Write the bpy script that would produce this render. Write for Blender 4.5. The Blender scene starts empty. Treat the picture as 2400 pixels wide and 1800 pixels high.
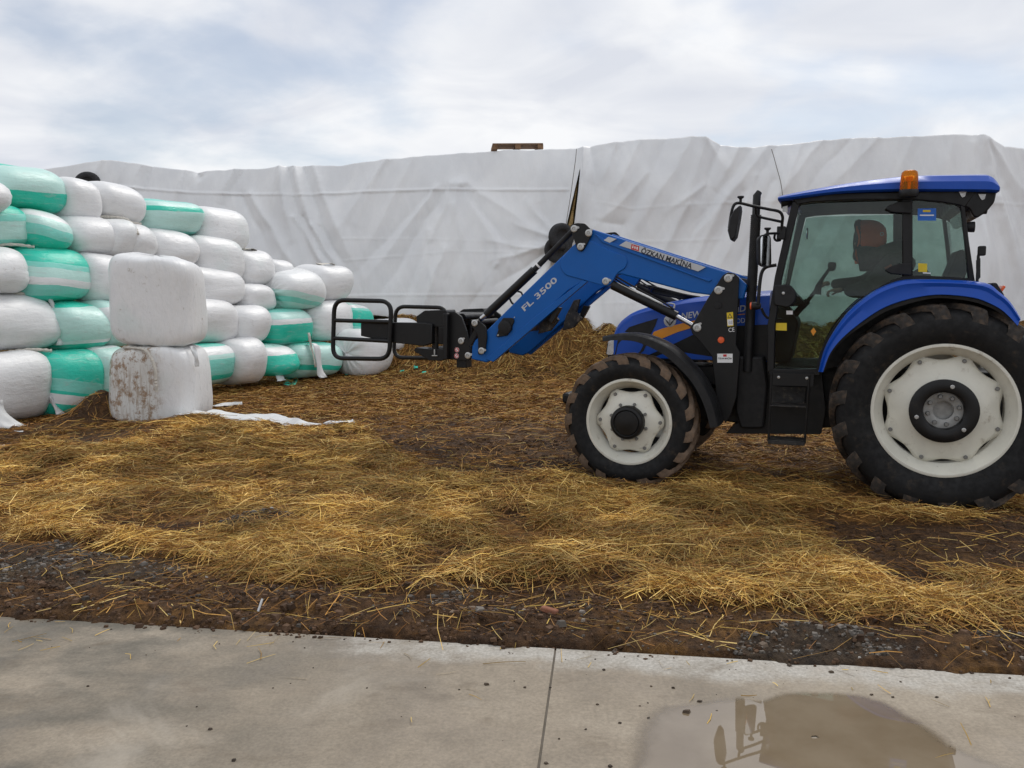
import bpy, bmesh, math, random
import numpy as np
from mathutils import Vector, Matrix, Euler
random.seed(7)
rng = np.random.default_rng(11)
scene = bpy.context.scene
R = math.radians

# ------------------------------------------------------------------ camera
FOC = 1950.0                       # focal length in pixels of the 2400 px wide photograph
CAM_H = 1.70
PITCH = math.atan(210.0 / FOC)
cam_d = bpy.data.cameras.new('camera'); cam = bpy.data.objects.new('camera', cam_d)
scene.collection.objects.link(cam); scene.camera = cam
cam_d.sensor_fit = 'HORIZONTAL'; cam_d.sensor_width = 36.0; cam_d.lens = 36.0 * FOC / 2400.0
cam_d.clip_start = 0.05; cam_d.clip_end = 5000
cam.location = (0, 0, CAM_H); cam.rotation_euler = (math.pi / 2 - PITCH, 0, 0)

# ------------------------------------------------------------------ sky, sun, exposure
SUN_EL, SUN_AZ = R(52), R(28)      # azimuth measured from +Y (behind the stack) towards +X
world = bpy.data.worlds.new('World'); scene.world = world; world.use_nodes = True
wn, wl = world.node_tree.nodes, world.node_tree.links
wn.clear()
w_out = wn.new('ShaderNodeOutputWorld'); w_bg = wn.new('ShaderNodeBackground')
w_sky = wn.new('ShaderNodeTexSky'); w_sky.sky_type = 'NISHITA'; w_sky.sun_disc = False
w_sky.sun_elevation = SUN_EL; w_sky.sun_rotation = SUN_AZ
w_sky.air_density = 1.0; w_sky.dust_density = 1.2; w_sky.ozone_density = 1.2
# thin broken cloud deck: noise on a flat layer seen in the ray direction
w_tc = wn.new('ShaderNodeTexCoord')
w_sep = wn.new('ShaderNodeSeparateXYZ'); wl.new(w_tc.outputs['Generated'], w_sep.inputs[0])
def wmath(op, a, b=None, c=None, clamp=False):
    n = wn.new('ShaderNodeMath'); n.operation = op; n.use_clamp = clamp
    for i, v in enumerate((a, b, c)):
        if v is None: continue
        if isinstance(v, (int, float)): n.inputs[i].default_value = v
        else: wl.new(v, n.inputs[i])
    return n.outputs[0]
zz = wmath('MAXIMUM', w_sep.outputs['Z'], 0.0)
zd = wmath('ADD', zz, 0.24)
cx = wmath('DIVIDE', w_sep.outputs['X'], zd); cy = wmath('DIVIDE', w_sep.outputs['Y'], zd)
w_comb = wn.new('ShaderNodeCombineXYZ'); wl.new(cx, w_comb.inputs[0]); wl.new(cy, w_comb.inputs[1])
def wnoise(scale, detail, rough, dist, off, sx=1.0):
    m = wn.new('ShaderNodeMapping'); wl.new(w_comb.outputs[0], m.inputs[0])
    m.inputs['Location'].default_value = off; m.inputs['Scale'].default_value = (1.0, sx, 1)
    m.inputs['Rotation'].default_value = (0, 0, R(12))
    n = wn.new('ShaderNodeTexNoise'); wl.new(m.outputs[0], n.inputs['Vector'])
    n.inputs['Scale'].default_value = scale; n.inputs['Detail'].default_value = detail
    n.inputs['Roughness'].default_value = rough; n.inputs['Distortion'].default_value = dist
    return n.outputs['Fac']
big = wnoise(0.9, 3.0, 0.5, 0.2, (5.6, 0.9, 0), 1.0)
fine = wnoise(3.0, 6.0, 0.52, 0.15, (0.3, 5.2, 0), 0.95)
shade = wnoise(2.0, 5.0, 0.5, 0.6, (7.3, 2.2, 0), 1.3)
cov = wmath('ADD', wmath('MULTIPLY', big, 0.55), wmath('MULTIPLY', fine, 0.45))
cr = wn.new('ShaderNodeMapRange'); cr.interpolation_type = 'SMOOTHSTEP'
wl.new(cov, cr.inputs['Value']); cr.inputs['From Min'].default_value = 0.36; cr.inputs['From Max'].default_value = 0.53
cr.inputs['To Min'].default_value = 0.46; cr.inputs['To Max'].default_value = 1.0
SKY_STRENGTH = 0.10
CLOUD_LO, CLOUD_HI = (7.3, 7.6, 8.3, 1), (9.5, 9.6, 9.8, 1)
cmix = wn.new('ShaderNodeMix'); cmix.data_type = 'RGBA'
sr = wn.new('ShaderNodeMapRange'); wl.new(shade, sr.inputs['Value'])
sr.inputs['From Min'].default_value = 0.36; sr.inputs['From Max'].default_value = 0.64
wl.new(sr.outputs[0], cmix.inputs[0]); cmix.inputs[6].default_value = CLOUD_LO; cmix.inputs[7].default_value = CLOUD_HI
smix = wn.new('ShaderNodeMix'); smix.data_type = 'RGBA'
wl.new(cr.outputs[0], smix.inputs[0]); wl.new(w_sky.outputs[0], smix.inputs[6]); wl.new(cmix.outputs[2], smix.inputs[7])
wl.new(smix.outputs[2], w_bg.inputs['Color']); w_bg.inputs['Strength'].default_value = SKY_STRENGTH
wl.new(w_bg.outputs[0], w_out.inputs['Surface'])

sun_d = bpy.data.lights.new('sun', 'SUN'); sun = bpy.data.objects.new('sun', sun_d); scene.collection.objects.link(sun)
sun_d.energy = 1.4; sun_d.angle = R(24); sun_d.color = (1.0, 0.96, 0.90)
sdir = Vector((math.sin(SUN_AZ) * math.cos(SUN_EL), math.cos(SUN_AZ) * math.cos(SUN_EL), math.sin(SUN_EL)))
sun.rotation_euler = sdir.to_track_quat('Z', 'Y').to_euler(); sun.location = sdir * 60
scene.view_settings.view_transform = 'Standard'; scene.view_settings.look = 'None'
scene.view_settings.gamma = 1.0; scene.view_settings.exposure = 0.0
scene.view_settings.use_curve_mapping = False
scene.cycles.max_bounces = 8; scene.cycles.transparent_max_bounces = 12
scene.cycles.use_denoising = True

# ------------------------------------------------------------------ pixel <-> place helpers
_cp, _sp = math.cos(PITCH), math.sin(PITCH)
def ray(px, py):
    a, b = (px - 1200.0) / FOC, (900.0 - py) / FOC
    return np.array([a, _cp + b * _sp, -_sp + b * _cp])
def ground_pt(px, py, z=0.0):
    d = ray(px, py); t = (z - CAM_H) / d[2]
    return np.array([0, 0, CAM_H]) + d * t
def at_y(px, py, y):
    d = ray(px, py); return np.array([0, 0, CAM_H]) + d * (y / d[1])
def project(p):
    p = np.asarray(p, float); q = p - np.array([0, 0, CAM_H])
    zc = q[..., 1] * _cp - q[..., 2] * _sp
    yc = q[..., 1] * _sp + q[..., 2] * _cp
    return np.stack([1200 + FOC * q[..., 0] / zc, 900 - FOC * yc / zc], -1)

# ------------------------------------------------------------------ vectorised noise
_perm = rng.permutation(4096)
_val = rng.random(4096)
def vnoise(x, y, seed=0):
    x = np.asarray(x, float); y = np.asarray(y, float)
    xi = np.floor(x).astype(int); yi = np.floor(y).astype(int)
    fx = x - xi; fy = y - yi
    fx = fx * fx * (3 - 2 * fx); fy = fy * fy * (3 - 2 * fy)
    def h(a, b): return _val[(_perm[(a + seed * 131) & 4095] + b * 57 + seed) & 4095]
    return (h(xi, yi) * (1 - fx) + h(xi + 1, yi) * fx) * (1 - fy) + (h(xi, yi + 1) * (1 - fx) + h(xi + 1, yi + 1) * fx) * fy
def fbm(x, y, oct=4, seed=0, rough=0.5):
    s = 0.0; a = 1.0; t = 0.0
    for i in range(oct):
        s = s + a * vnoise(x * 2 ** i, y * 2 ** i, seed + i * 7); t += a; a *= rough
    return s / t
def sstep(a, b, x):
    t = np.clip((np.asarray(x, float) - a) / (b - a), 0, 1); return t * t * (3 - 2 * t)

# ------------------------------------------------------------------ object helpers
col = scene.collection
def link(name, me, parent=None):
    o = bpy.data.objects.new(name, me); col.objects.link(o)
    if parent is not None: o.parent = parent
    return o
def tag(o, label=None, category=None, group=None, kind=None):
    if label: o['label'] = label
    if category: o['category'] = category
    if group: o['group'] = group
    if kind: o['kind'] = kind
    return o
def empty(name, loc, rot=(0, 0, 0)):
    o = bpy.data.objects.new(name, None); col.objects.link(o)
    o.location = loc; o.rotation_euler = rot; o.empty_display_size = 0.2
    return o
def mesh_np(name, V, F, mat=None, smooth=True, colors=None, attr=None):
    me = bpy.data.meshes.new(name)
    V = np.asarray(V, np.float32); F = np.asarray(F, np.int32); k = F.shape[1]
    me.vertices.add(len(V)); me.vertices.foreach_set('co', V.ravel())
    me.loops.add(F.size); me.loops.foreach_set('vertex_index', F.ravel())
    me.polygons.add(len(F)); me.polygons.foreach_set('loop_start', np.arange(0, F.size, k, dtype=np.int32))
    me.polygons.foreach_set('use_smooth', np.full(len(F), smooth, bool))
    if colors is not None:
        a = me.color_attributes.new('tint', 'FLOAT_COLOR', 'POINT')
        a.data.foreach_set('color', np.asarray(colors, np.float32).ravel())
    for nm, arr in (attr or {}).items():
        a = me.attributes.new(nm, 'FLOAT', 'POINT'); a.data.foreach_set('value', np.asarray(arr, np.float32))
    me.update(calc_edges=True); me.validate()
    if mat: me.materials.append(mat)
    return me
def grid_faces(nu, nv, wrap_u=False):
    i = np.arange(nu if wrap_u else nu - 1)[:, None]; j = np.arange(nv - 1)[None, :]
    i2 = (i + 1) % nu
    return np.stack([i * nv + j, i2 * nv + j, i2 * nv + j + 1, i * nv + j + 1], -1).reshape(-1, 4)

class MB:
    """collects shapes; build() links them as one mesh object"""
    def __init__(s): s.v = []; s.f = []
    def add(s, V, F):
        b = len(s.v); s.v += [tuple(map(float, p)) for p in V]; s.f += [tuple(b + i for i in q) for q in F]; return s
    def box(s, c, d, rot=None):
        V = [Vector((x * d[0] / 2, y * d[1] / 2, z * d[2] / 2)) for x in (-1, 1) for y in (-1, 1) for z in (-1, 1)]
        if rot is not None: V = [rot @ v for v in V]
        c = Vector(c)
        return s.add([v + c for v in V], [(0, 1, 3, 2), (4, 6, 7, 5), (0, 4, 5, 1), (2, 3, 7, 6), (0, 2, 6, 4), (1, 5, 7, 3)])
    def prism(s, pts, y0, y1, taper=None):
        """outline of (x, z) points pushed from y0 to y1"""
        n = len(pts)
        A = [(p[0], y0, p[1]) for p in pts]
        q = taper if taper else pts
        B = [(p[0], y1, p[1]) for p in q]
        F = [tuple(range(n)), tuple(range(2 * n - 1, n - 1, -1))]
        F += [(i, i + n, (i + 1) % n + n, (i + 1) % n) for i in range(n)]
        return s.add(A + B, F)
    def loft(s, rings, close=True, caps=True):
        n = len(rings[0]); V = [p for r in rings for p in r]; F = []
        for k in range(len(rings) - 1):
            for i in range(n if close else n - 1):
                j = (i + 1) % n
                F.append((k * n + i, k * n + j, (k + 1) * n + j, (k + 1) * n + i))
        if caps:
            F.append(tuple(range(n - 1, -1, -1))); m = (len(rings) - 1) * n; F.append(tuple(m + i for i in range(n)))
        return s.add(V, F)
    def tube(s, pts, r, n=10, caps=True, closed=False):
        pts = [Vector(p) for p in pts]; rr = r if isinstance(r, (list, tuple)) else [r] * len(pts)
        rings = []; prev = None; m = len(pts)
        for k, p in enumerate(pts):
            if closed: t = (pts[(k + 1) % m] - pts[k - 1])
            else: t = (pts[min(k + 1, m - 1)] - pts[max(k - 1, 0)])
            t.normalize()
            if prev is None:
                u = t.cross(Vector((0, 0, 1)))
                if u.length < 0.1: u = t.cross(Vector((0, 1, 0)))
            else: u = prev - t * prev.dot(t)
            u.normalize(); prev = u; w = t.cross(u)
            rings.append([p + (u * math.cos(a) + w * math.sin(a)) * rr[k] for a in [2 * math.pi * i / n for i in range(n)]])
        if closed: rings.append(rings[0]); caps = False
        return s.loft(rings, True, caps)
    def lathe(s, prof, c=(0, 0, 0), axis='Y', n=32, caps=False):
        """prof: (radius, position along axis)"""
        rings = []
        for (r, h) in prof:
            ring = []
            for i in range(n):
                a = 2 * math.pi * i / n; x, z = r * math.cos(a), r * math.sin(a)
                if axis == 'Y': p = (c[0] + x, c[1] + h, c[2] + z)
                elif axis == 'Z': p = (c[0] + x, c[1] + z, c[2] + h)
                else: p = (c[0] + h, c[1] + x, c[2] + z)
                ring.append(p)
            rings.append(ring)
        return s.loft(rings, True, caps)
    def build(s, name, mat, parent=None, bevel=0.0, smooth=40, seg=2, normals=True):
        me = bpy.data.meshes.new(name); me.from_pydata(s.v, [], s.f)
        if normals:
            bm = bmesh.new(); bm.from_mesh(me); bmesh.ops.remove_doubles(bm, verts=bm.verts, dist=1e-5)
            bmesh.ops.recalc_face_normals(bm, faces=bm.faces); bm.to_mesh(me); bm.free()
        me.materials.append(mat)
        if smooth:
            me.polygons.foreach_set('use_smooth', [True] * len(me.polygons)); me.set_sharp_from_angle(angle=R(smooth))
        o = link(name, me, parent)
        if bevel > 0:
            b = o.modifiers.new('bevel', 'BEVEL'); b.width = bevel; b.segments = seg; b.limit_method = 'ANGLE'; b.angle_limit = R(35)
            b.harden_normals = False
        return o
def rounded(pts, r, n=5):
    """polygon with its corners rounded"""
    out = []; m = len(pts)
    for i in range(m):
        p0, p, p1 = (Vector(pts[i - 1]), Vector(pts[i]), Vector(pts[(i + 1) % m]))
        ri = r[i] if isinstance(r, (list, tuple)) else r
        a = (p0 - p); b = (p1 - p); d = min(ri, a.length * .48, b.length * .48)
        A = p + a.normalized() * d; B = p + b.normalized() * d
        for k in range(n + 1):
            t = k / n; out.append(tuple((A * (1 - t) + p * t) * (1 - t) + (p * (1 - t) + B * t) * t))
    return out
def spline(pts, n=6, closed=False):
    P = [Vector(p) for p in pts]; out = []; m = len(P)
    rg = range(m) if closed else range(m - 1)
    for i in rg:
        if closed: a, b, c, d = P[i - 1], P[i], P[(i + 1) % m], P[(i + 2) % m]
        else: a, b, c, d = P[max(i - 1, 0)], P[i], P[i + 1], P[min(i + 2, m - 1)]
        for k in range(n):
            t = k / n
            out.append(0.5 * ((2 * b) + (c - a) * t + (2 * a - 5 * b + 4 * c - d) * t * t + (3 * b - a - 3 * c + d) * t ** 3))
    if not closed: out.append(P[-1])
    return [tuple(p) for p in out]

# ------------------------------------------------------------------ materials
def nmat(name):
    m = bpy.data.materials.new(name); m.use_nodes = True
    nt = m.node_tree; b = nt.nodes['Principled BSDF']; return m, nt, b
class NT:
    def __init__(s, nt): s.nt = nt; s.n = nt.nodes; s.l = nt.links
    def node(s, t, **kw):
        n = s.n.new(t)
        for k, v in kw.items(): setattr(n, k, v)
        return n
    def coord(s, out='Object'): return s.node('ShaderNodeTexCoord').outputs[out]
    def mapping(s, v, scale=(1, 1, 1), loc=(0, 0, 0)):
        m = s.node('ShaderNodeMapping'); s.l.new(v, m.inputs[0]); m.inputs['Scale'].default_value = scale; m.inputs['Location'].default_value = loc; return m.outputs[0]
    def noise(s, v, scale, detail=4, rough=.55, dist=0):
        n = s.node('ShaderNodeTexNoise')
        if v is not None: s.l.new(v, n.inputs['Vector'])
        n.inputs['Scale'].default_value = scale; n.inputs['Detail'].default_value = detail; n.inputs['Roughness'].default_value = rough; n.inputs['Distortion'].default_value = dist
        return n.outputs['Fac']
    def math(s, op, a, b=None, clamp=False):
        n = s.node('ShaderNodeMath', operation=op, use_clamp=clamp)
        for i, v in enumerate((a, b)):
            if v is None: continue
            if isinstance(v, (int, float)): n.inputs[i].default_value = v
            else: s.l.new(v, n.inputs[i])
        return n.outputs[0]
    def rng(s, v, a, b, c=0., d=1., smooth=True):
        n = s.node('ShaderNodeMapRange'); n.interpolation_type = 'SMOOTHSTEP' if smooth else 'LINEAR'
        s.l.new(v, n.inputs['Value'])
        for k, x in zip(('From Min', 'From Max', 'To Min', 'To Max'), (a, b, c, d)): n.inputs[k].default_value = x
        return n.outputs[0]
    def mix(s, f, a, b, mode='MIX'):
        n = s.node('ShaderNodeMix', data_type='RGBA', blend_type=mode)
        for i, v in ((0, f), (6, a), (7, b)):
            if isinstance(v, (int, float)): n.inputs[i].default_value = v
            elif isinstance(v, tuple): n.inputs[i].default_value = (v + (1,))[:4]
            else: s.l.new(v, n.inputs[i])
        return n.outputs[2]
    def bump(s, h, strength=.3, dist=.01):
        n = s.node('ShaderNodeBump'); s.l.new(h, n.inputs['Height']); n.inputs['Strength'].default_value = strength; n.inputs['Distance'].default_value = dist
        return n.outputs[0]
def simple(name, c, rough=.5, metal=0., spec=.5, coat=0., vary=.12, scale=6., dirt=None, bump=0., dirt_lo=.52, dirt_hi=.72):
    """plain surface with a little unevenness in colour and gloss, and optional dirt"""
    m, nt, b = nmat(name); N = NT(nt); co = N.coord()
    n1 = N.noise(co, scale, 5, .6)
    base = N.mix(N.rng(n1, .3, .7), tuple(x * (1 - vary) for x in c), tuple(min(1, x * (1 + vary)) for x in c))
    rr = N.rng(N.noise(co, scale * 3, 4), .3, .7, max(.02, rough * .8), min(1, rough * 1.2))
    if dirt:
        dm = N.rng(N.noise(co, scale * 1.7, 8, .68), dirt_lo, dirt_hi)
        base = N.mix(dm, base, dirt); rr = N.math('MAXIMUM', rr, N.math('MULTIPLY', dm, .85))
    N.l.new(base, b.inputs['Base Color']); N.l.new(rr, b.inputs['Roughness'])
    b.inputs['Metallic'].default_value = metal; b.inputs['Specular IOR Level'].default_value = spec
    b.inputs['Coat Weight'].default_value = coat; b.inputs['Coat Roughness'].default_value = .12
    if bump: N.l.new(N.bump(N.noise(co, scale * 12, 4), bump, .004), b.inputs['Normal'])
    return m
# ================================================================== GROUND
E0 = ground_pt(0, 1446); E1 = ground_pt(2400, 1584)          # edge of the concrete
edge_dir = (E1 - E0)[:2] / np.linalg.norm((E1 - E0)[:2]); edge_n = np.array([-edge_dir[1], edge_dir[0]])
def edge_dist(x, y): return (x - E0[0]) * edge_n[0] + (y - E0[1]) * edge_n[1]      # > 0 beyond the concrete
# foot of the covered stack: (picture column, distance)
_stack_u = np.array([-900, 120, 900, 1330, 1420, 2310, 2420, 3200.]); _stack_d = np.array([23.5, 21.5, 19.6, 18.6, 18.2, 17.2, 19.0, 19.5])
_stack_x = (_stack_u - 1200) / FOC * _stack_d
def stack_y(x): return np.interp(x, _stack_x, _stack_d)

def poly_mask(u, v, pts, soft):
    """1 inside a convex-ish polygon given in picture columns and rows, soft edge in pixels"""
    pts = np.array(pts, float); d = np.full(np.shape(u), 1e9); ins = np.zeros(np.shape(u), bool)
    n = len(pts)
    for i in range(n):
        a, b = pts[i], pts[(i + 1) % n]
        ab = b - a; t = np.clip(((u - a[0]) * ab[0] + (v - a[1]) * ab[1]) / (ab @ ab), 0, 1)
        d = np.minimum(d, np.hypot(u - a[0] - t * ab[0], (v - a[1] - t * ab[1]) * 2.2))
        c = ((a[1] > v) != (b[1] > v)) & (u < (b[0] - a[0]) * (v - a[1]) / (b[1] - a[1] + 1e-9) + a[0])
        ins ^= c
    return sstep(-soft, soft, np.where(ins, d, -d))

def zones(x, y):
    """what lies where: fresh straw 0..1, bare red-brown mud 0..1, gravel 0..1"""
    p = project(np.stack([x, y, np.zeros_like(x)], -1)); u, v = p[..., 0], p[..., 1]
    w = 70 * (fbm(x * 1.1, y * 1.1, 3, 5) - .5); wv = 62 * (fbm(x * 1.25 + 9, y * 1.6, 4, 6, .55) - .5)
    u2, v2 = u + w * 2, v + wv * 2
    straw = .95 * poly_mask(u2, v2, [(-900, 1090), (0, 1085), (330, 1060), (620, 1010), (880, 1010), (960, 1110), (1300, 1135), (1700, 1175), (1900, 1260), (2020, 1330), (2400, 1360), (3300, 1380), (3300, 1500), (2400, 1495), (2120, 1495), (1880, 1420), (1500, 1405), (900, 1392), (560, 1390), (420, 1330), (250, 1285), (0, 1270), (-900, 1265)], 24)
    straw = np.maximum(straw, .75 * poly_mask(u2, v2, [(-300, 1060), (0, 1050), (190, 1058), (300, 1100), (0, 1110), (-300, 1110)], 14))
    straw = np.maximum(straw, .85 * poly_mask(u2, v2, [(260, 985), (420, 975), (560, 1000), (520, 1035), (300, 1020)], 16))
    straw = np.maximum(straw, .5 * poly_mask(u2, v2, [(1560, 1130), (1900, 1110), (1980, 1180), (2500, 1190), (2500, 1235), (1930, 1215), (1650, 1190)], 22))
    straw = np.maximum(straw, .35 * sstep(960, 860, v2))
    mud = poly_mask(u2, v2, [(860, 985), (1300, 960), (1700, 1080), (1560, 1130), (1000, 1110)], 30)
    mud = np.maximum(mud, poly_mask(u2, v2, [(-400, 985), (220, 985), (420, 1035), (250, 1060), (-400, 1055)], 18))
    mud = np.maximum(mud, .9 * poly_mask(u2, v2, [(1900, 1250), (2500, 1225), (3000, 1230), (3000, 1350), (2400, 1345), (2020, 1325)], 18))
    strip = sstep(.75, .45, edge_dist(x, y) + .25 * (fbm(x * 1.3, y * 1.3, 3, 9) - .5))
    mud = np.maximum(mud, strip * .9)
    straw = straw * (1 - .75 * mud)
    gravel = poly_mask(u2, v2, [(-500, 1290), (150, 1285), (420, 1330), (430, 1370), (0, 1375), (-500, 1370)], 20)
    gravel = np.maximum(gravel, poly_mask(u2, v2, [(1720, 1480), (1960, 1475), (2120, 1530), (1900, 1560), (1700, 1540)], 14))
    gravel = np.maximum(gravel, poly_mask(u + .3 * w, v + .3 * wv, [(500, 1240), (600, 1208), (690, 1210), (715, 1240), (650, 1258), (520, 1262)], 8))
    gravel = np.maximum(gravel, .8 * poly_mask(u2, v2, [(990, 1400), (1090, 1395), (1100, 1440), (1000, 1445)], 12))
    gravel = np.maximum(gravel, .7 * poly_mask(u2, v2, [(2280, 1490), (2420, 1500), (2420, 1550), (2300, 1545)], 12))
    clump = fbm(x * 2.1, y * 2.6, 4, 21)
    straw = straw * (1 - .9 * gravel) * sstep(.39, .58, clump + .06 * straw)
    return np.clip(straw, 0, 1), np.clip(mud, 0, 1), np.clip(gravel, 0, 1), u, v

_bumps = []
for (pu, pv, h, r) in [(60, 1085, .13, .55), (430, 1012, .12, .6), (330, 1040, .06, .5), (640, 1236, .10, .20), (555, 1246, .05, .18), (225, 985, .30, .33), (265, 985, .16, .25),
                       (1290, 1160, .05, .5), (2130, 1190, .10, .35), (2250, 1215, .06, .3), (1010, 1125, .05, .5), (2000, 1165, .05, .4)]:
    g = ground_pt(pu, pv); _bumps.append((g[0], g[1], h, r))
WHEEL_SPOTS = []
for (lx, ly, hr_) in ((0, .78, .62), (0, -.75, .6), (2.52, .80, .5), (2.52, -.78, .5)):
    a_ = math.pi - R(21.5); WHEEL_SPOTS.append((3.72 + lx * math.cos(a_) - ly * math.sin(a_), 7.31 + lx * math.sin(a_) + ly * math.cos(a_), hr_))
def ground_z(x, y, zn=None, fine=True):
    straw, mud, gravel, u, v = zn if zn is not None else zones(x, y)
    z = .05 * (fbm(x * .7, y * .7, 3, 1) - .5) + .045 * (fbm(x * 3, y * 3, 3, 2) - .5)
    if fine: z = z + .035 * (fbm(x * 9, y * 11, 3, 3, .6) - .5)
    z = z + straw * (.035 + .13 * (fbm(x * 1.9, y * 2.4, 3, 4) - .38)) + gravel * .012 * (fbm(x * 25, y * 25, 2, 8))
    # tyre ruts pressed into the bare mud
    z = z - mud * .012 * np.sin((x * .5 + y) * 34 + 3 * fbm(x * 2, y * 2, 2, 14)) * sstep(1, .2, straw)
    for (bx, by, h, r) in _bumps: z = z + h * np.exp(-((x - bx) ** 2 + (y - by) ** 2) / r ** 2)
    for (hx_, hy_, hr_) in WHEEL_SPOTS:
        k = np.exp(-(((x - hx_) ** 2 + (y - hy_) ** 2) / hr_ ** 2) ** 2); z = z * (1 - k) - .015 * k
    # bank of loose straw against the stack
    dy = stack_y(x) - y
    bank = sstep(2.6, .1, dy + .9 * (fbm(x * .9, y * .5, 3, 31) - .5)) * (.62 + .5 * fbm(x * .8, y * .8, 4, 32)) * sstep(-5.2, -3.9, x)
    lump = .30 * sstep(.45, .75, fbm(x * 1.9, y * 1.9, 4, 33)) * sstep(3.3, .8, dy) * sstep(-4.6, -3.4, x)
    z = z + np.where(dy > -1.0, bank + lump, .9)
    e = edge_dist(x, y)
    rag = .20 * (fbm(x * 2.3, y * 2.3, 4, 41) - .5) + .10 * (fbm(x * 9, y * 9, 3, 42) - .5)
    ze = .010 + (.11 * sstep(.30, .75, fbm(x * 3.6, y * 5.0, 4, 43, .6)) + .02 * fbm(x * 2, y * 2, 2, 46)) * sstep(-.02, .28, e + rag) + .050 * (fbm(x * 13, y * 15, 4, 44, .6) - .5) * sstep(-.02, .12, e + rag)
    k = sstep(.02, .55, e)
    z = ze * (1 - k) + (z + .02) * k
    return np.where(e + rag < -.02, -.08, np.where(e + rag < .05, -.08 + (z + .08) * sstep(-.02, .05, e + rag), z))

# one sheet: fine where the photograph looks, coarse out to the horizon
xs = np.concatenate([-np.geomspace(900, 16, 14), np.arange(-15.0, -6.5, .11), np.arange(-6.5, 7.5, .036), np.arange(7.5, 14, .11), np.geomspace(15, 900, 14)])
ys = [3.2]
while ys[-1] < 24: ys.append(ys[-1] + max(.024, .0062 * ys[-1] * (1 if ys[-1] < 12 else 1.5)))
ys = np.concatenate([[-900, -300, -60, -20, 0, 2], ys, np.geomspace(25, 1200, 14)])
GX, GY = np.meshgrid(xs, ys, indexing='ij')
zn = zones(GX.ravel(), GY.ravel())
GZ = ground_z(GX.ravel(), GY.ravel(), zn)
far = (np.abs(GX.ravel()) > 15) | (GY.ravel() > 24.5) | (GY.ravel() < 3.0)
GZ = np.where(far, np.where(GY.ravel() < 3.3, -.10, np.minimum(GZ, .02)), GZ)
straw_d, mud_d, grav_d = zn[0], zn[1], zn[2]
nb = fbm(GX.ravel() * 1.4, GY.ravel() * 1.9, 5, 51, .6); nf = fbm(GX.ravel() * 8, GY.ravel() * 14, 3, 52, .6)
base = np.array([.105, .054, .020])[None] * np.ones((GX.size, 3))
def blend(a, b, t): return a * (1 - t[:, None]) + np.array(b)[None] * t[:, None]
base = blend(base, (.175, .095, .032), sstep(.42, .62, nb))
base = blend(base, (.055, .031, .017), sstep(.52, .30, nb) * .8)
base = blend(base, (.27, .160, .050), np.clip(straw_d * (.25 + .7 * nf), 0, 1) * .55)
base = blend(base, (.078, .048, .031), mud_d * (.35 + .5 * sstep(.3, .6, nf)))
base = blend(base, (.062, .050, .040), grav_d * .8)
base = blend(base, (.21, .120, .040), sstep(3.4, .8, stack_y(GX.ravel()) - GY.ravel()) * (.3 + .7 * nf) * (1 - mud_d))
tint = np.concatenate([base, np.ones((GX.size, 1))], 1)
m_ground, nt, b = nmat('trampled_straw_and_mud'); N = NT(nt)
vc = N.node('ShaderNodeVertexColor', layer_name='tint')
co = N.coord('Object')
f1 = N.noise(N.mapping(co, (1, .75, 1)), 22, 8, .7); f2 = N.noise(co, 75, 5, .65); f3 = N.noise(co, 4.5, 6, .65)
c = N.mix(1.0, vc.outputs[0], N.mix(N.rng(f1, .28, .74), (.42, .40, .40), (1.75, 1.65, 1.45)), 'MULTIPLY')
c = N.mix(1.0, c, N.mix(N.rng(f3, .3, .7), (.72, .70, .70), (1.30, 1.28, 1.2)), 'MULTIPLY')
N.l.new(c, b.inputs['Base Color'])
N.l.new(N.rng(f3, .35, .65, .55, .95), b.inputs['Roughness']); b.inputs['Specular IOR Level'].default_value = .16
hh = N.math('ADD', N.math('MULTIPLY', f1, 1.0), N.math('MULTIPLY', f2, .45))
N.l.new(N.bump(hh, 1.0, .045), b.inputs['Normal'])
ground = link('ground', mesh_np('ground', np.stack([GX.ravel(), GY.ravel(), GZ], 1), grid_faces(len(xs), len(ys)), m_ground, True, tint))
tag(ground, 'muddy yard ground trampled with brown straw', kind='structure')

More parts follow.
